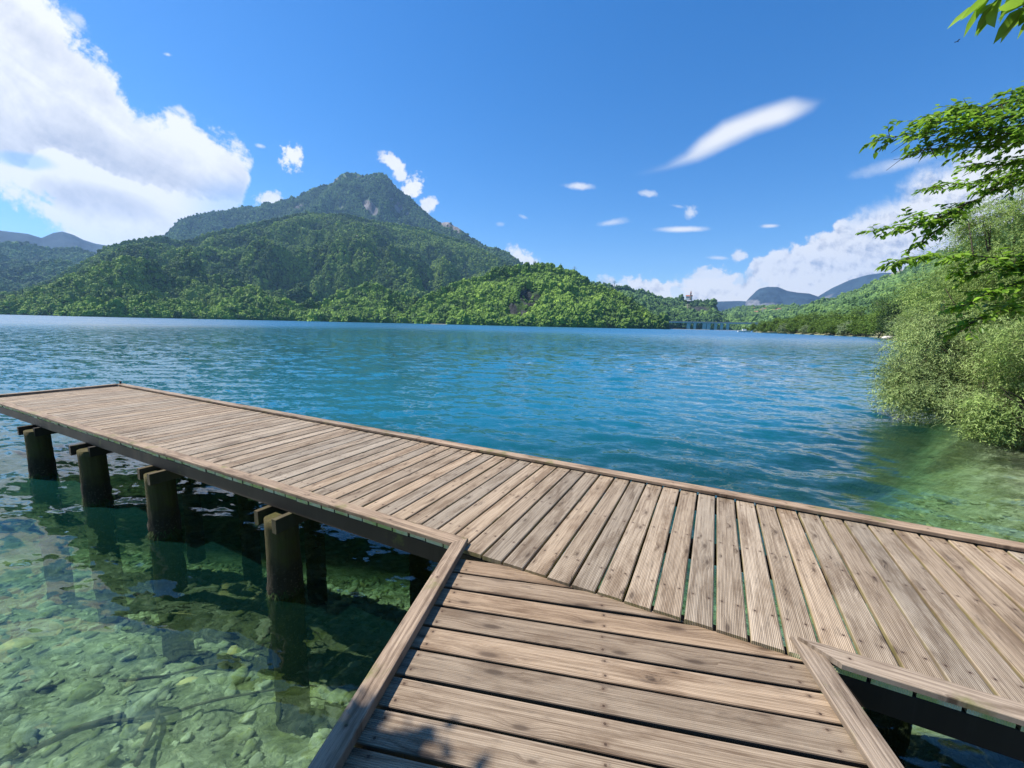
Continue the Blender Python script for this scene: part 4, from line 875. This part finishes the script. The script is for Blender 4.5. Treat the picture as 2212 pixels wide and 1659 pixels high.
def tree_proto(name, label, cat, H, Wd, nleaf, csize, mat, seed, group=None, low=.12):
    r = np.random.default_rng(seed); e = empty(name, (0, 0, 0), label, cat, group); mb = MB(); blobs = []
    mb.tube([(0, 0, -1.), (.05 * Wd * r.normal(), .05 * Wd * r.normal(), H * .3), (.08 * Wd * r.normal(), .08 * Wd * r.normal(), H * .75)], [H * .028, H * .02, H * .008], 7)
    nb_ = 11
    for i in range(nb_):
        a = i * 2.4 + r.random(); zz_ = H * (low + .16 + (.72 - low) * (i / nb_)); rad = Wd * .5 * (.62 - .42 * abs(i / nb_ - .35)); c = np.array([math.cos(a) * rad, math.sin(a) * rad, zz_])
        mb.tube([(0, 0, zz_ * .6), c * np.array([.5, .5, .85]), c], [H * .010, H * .007, H * .004], 5)
        blobs.append((*c, Wd * r.uniform(.19, .28), H * r.uniform(.11, .17)))
    blobs.append((0, 0, H * .84, Wd * .26, H * .16)); blobs.append((0, 0, H * .5, Wd * .36, H * .3))
    mb.build('trunk', m_bark, e, smooth=True)
    V, Fs, tn = clump_crown(blobs, nleaf, csize, seed); mesh('crown', V, Fs, mat, e, attrs={'tone': tn})
    return e
def copy_tree(root, loc, rz, sc_, label, cat=None):
    r_ = root.copy(); COL.objects.link(r_); r_.location = loc; r_.rotation_euler = (0, 0, rz); r_.scale = (sc_[0], sc_[0], sc_[1]); r_['label'] = label
    for ch in root.children: c_ = ch.copy(); COL.objects.link(c_); c_.parent = r_
    return r_
def place(root, loc, rz, s): root.location = loc; root.rotation_euler = (0, 0, rz); root.scale = (s[0], s[0], s[1])
def ground_at(px, py, dist, z=.2): p = at(np.array(float(px)), np.array(float(py)), np.array(float(dist))); p[2] = z; return p
GS = 'trees along the right shore'
LS = 'mid green leafy tree in the row lining the right shore toward the bridge'
T1 = tree_proto('shore_tree', LS, 'tree', 10, 9, 3200, .62, M_t1, 41, GS); T1b = tree_proto('shore_tree', LS, 'tree', 10, 8, 3000, .6, M_t1, 42, GS)
T3 = tree_proto('shore_tree', 'silvery green willow in the right shore row, leaning over the water', 'tree', 7, 8, 3000, .5, M_t3, 43, 'silvery willows along the right shore', .02)
r = np.random.default_rng(5); first = {id(T1): 1, id(T1b): 1, id(T3): 1}
bx_ = np.array([1604, 1640, 1680, 1730, 1780, 1830, 1880]); by_ = np.array([717.5, 719.3, 721.3, 723.6, 725.8, 727.5, 730]); bd_ = np.array([425, 375, 335, 300, 265, 240, 215])
for row in range(3):
    for i in range(22 if row < 2 else 16):
        px = 1608 + (1885 - 1608) * ((i + .5 * (row % 2) + r.uniform(-.3, .3)) / (22 if row < 2 else 16)); dd = np.interp(px, bx_, bd_) + 4 + row * 13 + r.uniform(-2, 3)
        top = np.interp(px, [1604, 1625, 1660, 1700, 1750, 1800, 1860, 1900], [716, 703, 692, 687, 688, 688, 683, 678]) + (14 if row == 0 else (6 if row == 1 else 0)) + r.uniform(-5, 6)
        hz_ = 677 + .0222 * px + .8; H = CAM[2] + (hz_ - top) / F * dd
        H = max(H, 3.)
        sv = row == 0 and i in (2, 7, 11, 18)
        proto, h0 = ((T3, 7.) if sv else ((T1, 10.) if r.random() < .5 else (T1b, 10.)))
        s = (H / h0 * r.uniform(.85, 1.25), H / h0); loc = ground_at(px, 700, dd, .1 + row * .4)
        if first.pop(id(proto), None): place(proto, loc, r.random() * 6, s)
        else: copy_tree(proto, loc, r.random() * 6.28, s, proto['label'])
# nearer trees at the bend
def one(name, label, px, ptop, dist, Wd, mat, seed, n=5200, cs=.42, low=.05, z=.3, fl=1.):
    hz_ = 677 + .0222 * px + .8; H = CAM[2] + (hz_ - ptop) / F * dist; e = tree_proto(name, label, 'tree', H, Wd, n, cs, mat, seed, low=low); e.location = ground_at(px, 700, dist, z); return e
one('shore_tree', 'tall dark green tree at the bend of the right shore above the boulder', 1934, 652, 165, 13, M_t2, 51, 6500, .55)
one('shore_tree', 'grey green willow at the bend of the right shore beside the dark tree', 1962, 683, 140, 11, M_t3, 52, 6000, .45, 0.)
one('shore_tree', 'bright yellow green tree rising behind the grey willow on the right shore', 2002, 645, 135, 13, M_t4, 53, 6500, .5)
one('shore_tree', 'broad mid green tree behind the dark tree at the right bend', 1965, 640, 200, 22, M_t1, 54, 8000, .7)
one('shore_tree', 'leafy green tree left of the dark tree at the right bend', 1900, 672, 195, 13, M_t1, 55, 5200, .6)
one('shore_tree', 'low bushy green tree at the waterline between the boulder and the grey willow', 1985, 712, 112, 9, M_t1, 56, 5200, .4, 0.)
one('shore_tree', 'tall green tree high on the right slope behind the willows', 2060, 600, 120, 20, M_t1, 57, 9000, .55)
one('shore_tree', 'tall feathery green tree behind the big willow at the right edge', 2170, 540, 75, 16, M_wl2, 58, 12000, .34)
for i, (px, pt_, dd) in enumerate([(1900, 640, 420), (1850, 668, 420), (1940, 620, 400), (1990, 608, 330), (2030, 590, 260), (1800, 676, 440), (1760, 680, 450)]):
    one('slope_tree', 'green tree on the lower slope behind the right shore row', px, pt_, dd, 24, M_t1, 60 + i, 4200, 1.1, .1, 2.)['group'] = 'trees on the lower right slope'
# left far shore: bright bushy trees
for i, (px, pt_, w, lab) in enumerate([(20, 650, 34, 'bright green bushy tree on the left shore at the very edge of the view'), (52, 641, 36, 'tallest bright green tree on the left shore by the red-roofed house'), (78, 655, 26, 'bright green round tree on the left shore right of the tallest one')]):
    one('shore_tree', lab, px, pt_, 1000, w, M_t4, 70 + i, 3000, 2.4, .0, 1.)

# ---- willow thicket hanging over the water on the right
def willow(name, label, blobs_px, ntw, mat, seed, base_px, llen=.085, lwid=.017, droop=.5, twl=.55):
    r = np.random.default_rng(seed); B = []
    for (x, y, dd, rx, ry) in blobs_px: c = at(np.array(float(x)), np.array(float(y)), np.array(float(dd))); B.append((*c, rx / F * dd, ry / F * dd))
    B = np.array(B); base = at(np.array(base_px[0], float), np.array(base_px[1], float), np.array(base_px[2], float)); base[2] = base_px[3]
    e = empty(name, base, label, 'tree' if 'tree' in name else 'shrub'); mb = MB()
    for b in B:
        for k in range(4):
            tgt = b[:3] + r.normal(0, .35, 3) * b[3]; p0 = base + r.normal(0, .18, 3) * np.array([1, 1, 0]); md = (p0 + tgt) / 2 + np.array([0, 0, .25]) + r.normal(0, .15, 3)
            mb.tube([p0 - zv * .3, p0 * .7 + md * .3 + zv * .1, md, tgt * .6 + md * .4, tgt], np.array([.05, .042, .03, .018, .008]) * (1.2 if 'tree' in name else .8), 6)
    mb.build('trunk', m_twig, e, smooth=True)
    w = B[:, 3] * B[:, 4]; bi = r.choice(len(B), ntw, p=w / w.sum()); u = r.normal(size=(ntw, 3)); u /= np.linalg.norm(u, axis=1)[:, None]
    rad = np.where(r.random(ntw) < .72, r.uniform(.75, 1.1, ntw), r.random(ntw) ** .6) * (1 + .32 * fbm(u * 2.6 + bi[:, None] * 3.3, 4) * 1.5)
    P0 = B[bi, :3] + u * rad[:, None] * np.c_[B[bi, 3], B[bi, 3], B[bi, 4]]
    kp = fbm(P0 * 1.3 + seed, 3) > -.04; P0 = P0[kp]; u = u[kp]; n = len(P0)
    Dt = u * .8 + r.normal(0, .45, (n, 3)); Dt[:, 2] = Dt[:, 2] * .6 - droop + r.normal(0, .3, n); Dt /= np.linalg.norm(Dt, axis=1)[:, None]
    kk = 15; PP = []; DD = []; NN = []; TT = []; tw = MB()
    tone = np.clip(.52 + .5 * fbm(P0 * 1.4 + 3, 2) + r.normal(0, .14, n), 0, 1)
    for j in range(kk):
        f_ = (j + .5) / kk; tl = twl * r.uniform(.7, 1.2, n)[:, None]
        p = P0 + Dt * tl * f_ - zv * (.10 * f_ * f_); sd_ = np.cross(Dt, zv) + 1e-6; sd_ /= np.linalg.norm(sd_, axis=1)[:, None]
        a = j * 2.4; side = sd_ * math.cos(a) + np.cross(sd_, Dt) * math.sin(a)
        PP.append(p); DD.append(Dt * .75 + side * .75 + r.normal(0, .2, (n, 3)) - zv * .12); NN.append(zv * .9 + u * .5 + r.normal(0, .4, (n, 3))); TT.append(np.clip(tone + r.normal(0, .14, n), 0, 1))
    PP = np.concatenate(PP); k = PP[:, 2] > .03
    V, Fs, tn = leaf_mesh(PP[k], np.concatenate(DD)[k], np.concatenate(NN)[k], llen * r.uniform(.7, 1.25, k.sum()), lwid * r.uniform(.8, 1.3, k.sum()), .3, .12, np.concatenate(TT)[k])
    mesh('crown', V, Fs, mat, e, attrs={'tone': tn})
    tv = MB()
    for i in range(0, n, 6): tv.tube([P0[i] - Dt[i] * .3, P0[i] + Dt[i] * twl * .9 - zv * .08], [.004, .002], 3, False)
    tv.build('twigs', m_twig, e)
    return e
willow('willow_tree', 'big feathery willow tree rising at the right edge above the water', [(2180, 560, 13.5, 95, 110), (2110, 640, 13.5, 95, 95), (2215, 455, 13.5, 90, 60), (2060, 690, 13.2, 70, 75), (2150, 720, 13.2, 100, 90), (2240, 640, 13, 100, 130), (2020, 640, 13.6, 45, 40), (2130, 470, 13.6, 40, 40)], 10500, M_wl2, 81, (2160, 880, 13.6, .1), .095, .019)
willow('willow_shrub', 'grey green willow shrub leaning out over the lake on the right', [(2010, 745, 12.2, 58, 55), (2090, 790, 11.6, 95, 80), (2000, 815, 11.5, 58, 52), (2050, 850, 11.2, 85, 58), (2140, 860, 11.0, 80, 60), (2190, 760, 11.6, 80, 80), (1965, 845, 11.3, 26, 26), (1945, 800, 11.6, 20, 22), (1985, 700, 12.4, 26, 26)], 9500, M_wl, 82, (2170, 905, 11.8, .0))
willow('willow_shrub', 'brighter green low shrub at the right edge touching the water', [(2190, 850, 9.2, 58, 62), (2230, 800, 9.4, 60, 80), (2175, 905, 9.2, 40, 34), (2240, 915, 8.9, 70, 60)], 3000, M_wl2, 83, (2260, 960, 9.2, .0), .09, .020)

# ---- fresh leaves of the tree overhead
tr_ = empty('overhanging_tree', (6.6, -.4, .3), 'overhanging tree with fresh green pointed leaves reaching in from the right', 'tree')
mb = MB(); mb.tube([(6.6, -.4, -.6), (6.5, -.2, 1.5), (6.2, .3, 3.4), (5.7, .8, 5.6), (5.3, 1.0, 8)], [.17, .15, .13, .10, .05], 10); mb.build('trunk', m_bark, tr_, smooth=True)
for (sx_, sy_, sd_), tz in (((2420, 190, 3.6), 3), ((2420, 250, 3.4), 3), ((2400, 320, 3.3), 3), ((2400, 180, 3.3), 3), ((2400, 290, 3.2), 3), ((2400, 228, 3.1), 3), ((2420, 350, 3.9), 2), ((2420, 520, 3.6), 2), ((2400, 560, 3.2), 1), ((2400, 620, 3.1), 1), ((2380, -70, 1.6), 4), ((2380, -40, 1.5), 4)):
    e_ = at(np.array(float(sx_)), np.array(float(sy_)), np.array(sd_)); s_ = np.array([(6.6, -.4, .3), (6.5, -.2, 1.5), (6.25, .2, 3.1), (5.9, .65, 4.8), (5.35, .98, 7.6)][tz])
    mm = MB(); mm.tube([s_, s_ * .6 + e_ * .4 + np.array([.15, -.1, .12]), s_ * .25 + e_ * .75 + np.array([.05, 0, .06]), e_], [.05, .034, .02, .010], 7); mm.build('limb', m_bark, tr_, smooth=True)
def spray(stems, ln, wd, seed, root, step=.030, tw_len=.32, flat=.75, dens=1., up_=.25, r0=.009):
    r = np.random.default_rng(seed); PP, DD, NN, TT = [], [], [], []; tb = MB()
    for pts, tw in stems:
        pts = np.array(pts, float); P = at(pts[:, 0], pts[:, 1], pts[:, 2]); Q = [P[0]]
        for a, b in zip(P[:-1], P[1:]):
            m_ = max(2, int(np.linalg.norm(b - a) / .05))
            for j in range(1, m_ + 1): Q.append(a + (b - a) * j / m_)
        Q = np.array(Q); Q = Q + .02 * np.c_[fbm(Q * 4, 2), fbm(Q * 4 + 7, 2), fbm(Q * 4 + 3, 2)]
        tb.tube(Q, np.linspace(r0, .0016, len(Q)), 6)
        acc = 0
        for i in range(1, len(Q)):
            t_ = Q[i] - Q[i - 1]; L_ = np.linalg.norm(t_); t_ = t_ / (L_ + 1e-9); acc += L_
            while acc > .019 / dens:
                acc -= .019 / dens; sgn = 1 if r.random() < .5 else -1
                sd_ = np.cross(t_, zv); sd_ /= np.linalg.norm(sd_) + 1e-9
                fr_ = i / len(Q); l_ = tw * 1.25 * r.uniform(.45, 1.15) * (1.15 - .75 * fr_)
                dt = t_ * r.uniform(.45, .9) + sd_ * sgn * r.uniform(.3, 1.) * flat + zv * r.normal(-.05, .22); dt /= np.linalg.norm(dt)
                m_ = max(3, int(l_ / step)); pp = [Q[i]]
                for j in range(m_):
                    dt = dt + r.normal(0, .08, 3) - zv * .015; dt /= np.linalg.norm(dt); pp.append(pp[-1] + dt * l_ / m_)
                    s2 = np.cross(dt, zv); s2 /= np.linalg.norm(s2) + 1e-9; sg = 1 if j % 2 else -1
                    for _ in range(1 if r.random() < .3 else 2):
                        PP.append(pp[-1]); DD.append(dt * .7 + s2 * sg * .8 + r.normal(0, .22, 3) - zv * r.uniform(0, .45)); NN.append(zv + r.normal(0, up_, 3)); TT.append(np.clip(.5 + r.normal(0, .28), 0, 1))
                tb.tube(pp, np.linspace(.0024, .001, len(pp)), 4, False)
    tbo = tb.build('branch', m_twig, root, smooth=True); n = len(PP)
    V, Fs, tn = leaf_mesh(PP, DD, NN, ln * r.uniform(.65, 1.2, n), wd * r.uniform(.75, 1.15, n), .35, .14, np.array(TT))
    o = mesh('leaves', V, Fs, M_hb, tbo, attrs={'tone': tn}); o.location = (0, 0, 0); return tbo
spray([([(2420, 190, 3.6), (2290, 215, 3.2), (2200, 214, 3.0), (2117, 225, 3.0), (2040, 243, 2.95), (1995, 258, 2.95)], .26), ([(2420, 250, 3.4), (2300, 262, 3.0), (2212, 266, 2.9), (2117, 279, 2.9), (2020, 283, 2.9), (1956, 292, 2.9), (1905, 296, 2.9)], .24),
       ([(2300, 262, 3.0), (2200, 300, 3.0), (2120, 315, 3.0), (2050, 318, 3.0), (1985, 325, 3.0)], .17), ([(2400, 320, 3.3), (2290, 330, 3.1), (2200, 345, 3.1), (2110, 352, 3.1)], .22), ([(2400, 180, 3.3), (2280, 186, 3.2), (2180, 196, 3.1)], .22), ([(2400, 290, 3.2), (2280, 292, 2.9), (2180, 285, 2.85), (2080, 268, 2.85), (2010, 262, 2.85)], .2), ([(2400, 228, 3.1), (2280, 240, 2.95), (2180, 246, 2.9), (2090, 252, 2.9)], .22)], .060, .032, 91, tr_)
tb = MB()                                     # bare twigs under the upper spray
for pts in ([(2117, 285), (2040, 305), (1985, 325), (1945, 345), (1915, 368)], [(2020, 292), (1960, 305), (1925, 330)], [(2000, 322), (1962, 340), (1930, 345)], [(2010, 318), (2018, 335), (2024, 343)], [(1998, 322), (1985, 340), (1976, 343)]):
    P = at(np.array([p[0] for p in pts], float), np.array([p[1] for p in pts], float), np.full(len(pts), 2.92)); tb.tube(P, np.linspace(.004, .0012, len(P)), 5)
tb.build('bare_twig', m_twig, tr_)
spray([([(2420, 350, 3.9), (2300, 370, 3.4), (2212, 382, 3.3), (2150, 410, 3.3), (2095, 440, 3.3), (2055, 462, 3.3), (2000, 470, 3.3), (1960, 466, 3.3)], .20), ([(2095, 440, 3.3), (2040, 468, 3.3), (1985, 492, 3.3), (1935, 494, 3.3), (1885, 500, 3.3)], .14),
       ([(2300, 350, 3.4), (2200, 375, 3.3), (2120, 392, 3.3), (2060, 400, 3.3), (2010, 410, 3.3)], .18), ([(2095, 440, 3.3), (2055, 480, 3.3), (2015, 510, 3.3), (1985, 535, 3.3)], .13)], .058, .031, 92, tr_, dens=.95)
spray([([(2420, 520, 3.6), (2290, 550, 2.9), (2200, 556, 2.8), (2100, 552, 2.8), (2020, 553, 2.8), (1960, 556, 2.8), (1915, 566, 2.8)], .15), ([(2400, 560, 3.2), (2280, 590, 2.8), (2190, 612, 2.75), (2120, 640, 2.75), (2080, 655, 2.75)], .22),
       ([(2400, 620, 3.1), (2280, 640, 2.8), (2180, 670, 2.75), (2110, 695, 2.75), (2085, 712, 2.75)], .20), ([(2290, 560, 2.9), (2180, 580, 2.85), (2110, 590, 2.85), (2070, 592, 2.85)], .17)], .058, .033, 93, tr_, dens=1.05)
spray([([(2380, -70, 1.6), (2260, -40, 1.35), (2190, -24, 1.25), (2140, -10, 1.25), (2112, 4, 1.25)], .08), ([(2380, -40, 1.5), (2290, -10, 1.3), (2230, 6, 1.2), (2205, 20, 1.2)], .07)], .085, .044, 94, tr_, dens=.4, tw_len=.1)

# a leafy bough out of frame on the left throws the dappled shade at the foot of the walkway
tt_ = empty('shade_tree', (-6.2, -4.4, .4), 'leafy bank tree left of the walkway whose bough shades the front boards', 'tree')
tg = on_plane(np.array(850.), np.array(1640.), DECK); c0 = tg + sdir / sdir[2] * 3.6
mb = MB(); mb.tube([(-6.2, -4.4, -.3), (-6.0, -3.6, 2.4), (-5.6, -1.6, 4.6), c0 + np.array([-.3, -.8, .1]), c0], [.16, .13, .08, .04, .02], 8); mb.build('trunk', m_bark, tt_, smooth=True)
V, Fs, tn = clump_crown([(*(c0 + np.array([.06, -.10, 0])), .22, .25), (*(c0 + np.array([-.24, -.02, .05])), .22, .25), (*(c0 + np.array([-.1, -.40, .1])), .4, .35), (*(c0 + np.array([.4, -.62, 0])), .45, .35), (*(c0 + np.array([0, -1.3, .2])), .8, .5), (*(c0 + np.array([1., -1.4, .2])), .7, .4), (-5.9, -3.0, 5.6, .8, .6)], 7000, .09, 95, .3); mesh('crown', V, Fs, M_hb, tt_, attrs={'tone': tn})
# small bird high on the right
p = at(np.array(2068.), np.array(90.), np.array(60.)); b_ = empty('bird', p, 'tiny dark bird flying high in the blue sky at the upper right', 'bird'); mb = MB()
mb.tube([p + (-.22, 0, -.02), p + (-.08, 0, 0), p + (.1, 0, .02), p + (.24, 0, .05)], [.01, .05, .05, .015], 8); mb.build('body', m_dark, b_, smooth=True)
for s_ in (-1, 1): mb = MB(); mb.add([p + (.06, 0, .03), p + (-.08, 0, .03), p + (-.12, s_ * .3, .16), p + (.0, s_ * .42, .10), p + (.06, 0, .045), p + (-.08, 0, .045), p + (-.12, s_ * .3, .17), p + (.0, s_ * .42, .11)], [(0, 1, 2, 3), (7, 6, 5, 4), (0, 3, 7, 4), (1, 5, 6, 2), (2, 6, 7, 3)]); mb.build('wing', m_dark, b_)

# ------------------------------------------------------------------ haze
m_hz = bpy.data.materials.new('haze'); m_hz.use_nodes = True; t = NT(m_hz.node_tree)
pv = t.n('ShaderNodeVolumePrincipled'); pv.inputs['Color'].default_value = (.34, .60, 1, 1); pv.inputs['Density'].default_value = HAZE = .000060; pv.inputs['Anisotropy'].default_value = .2
t.t.links.new(pv.outputs[0], t.n('ShaderNodeOutputMaterial').inputs['Volume'])
mb = MB(); mb.abox(-10500, 9500, -900, 9300, -12, 1500); hz = tag(mb.build('haze', m_hz), kind='stuff')
cy = sc.cycles; cy.use_denoising = True; cy.max_bounces = 8; cy.transparent_max_bounces = 16; cy.volume_bounces = 0; cy.caustics_reflective = False; cy.caustics_refractive = False; cy.sample_clamp_indirect = 6
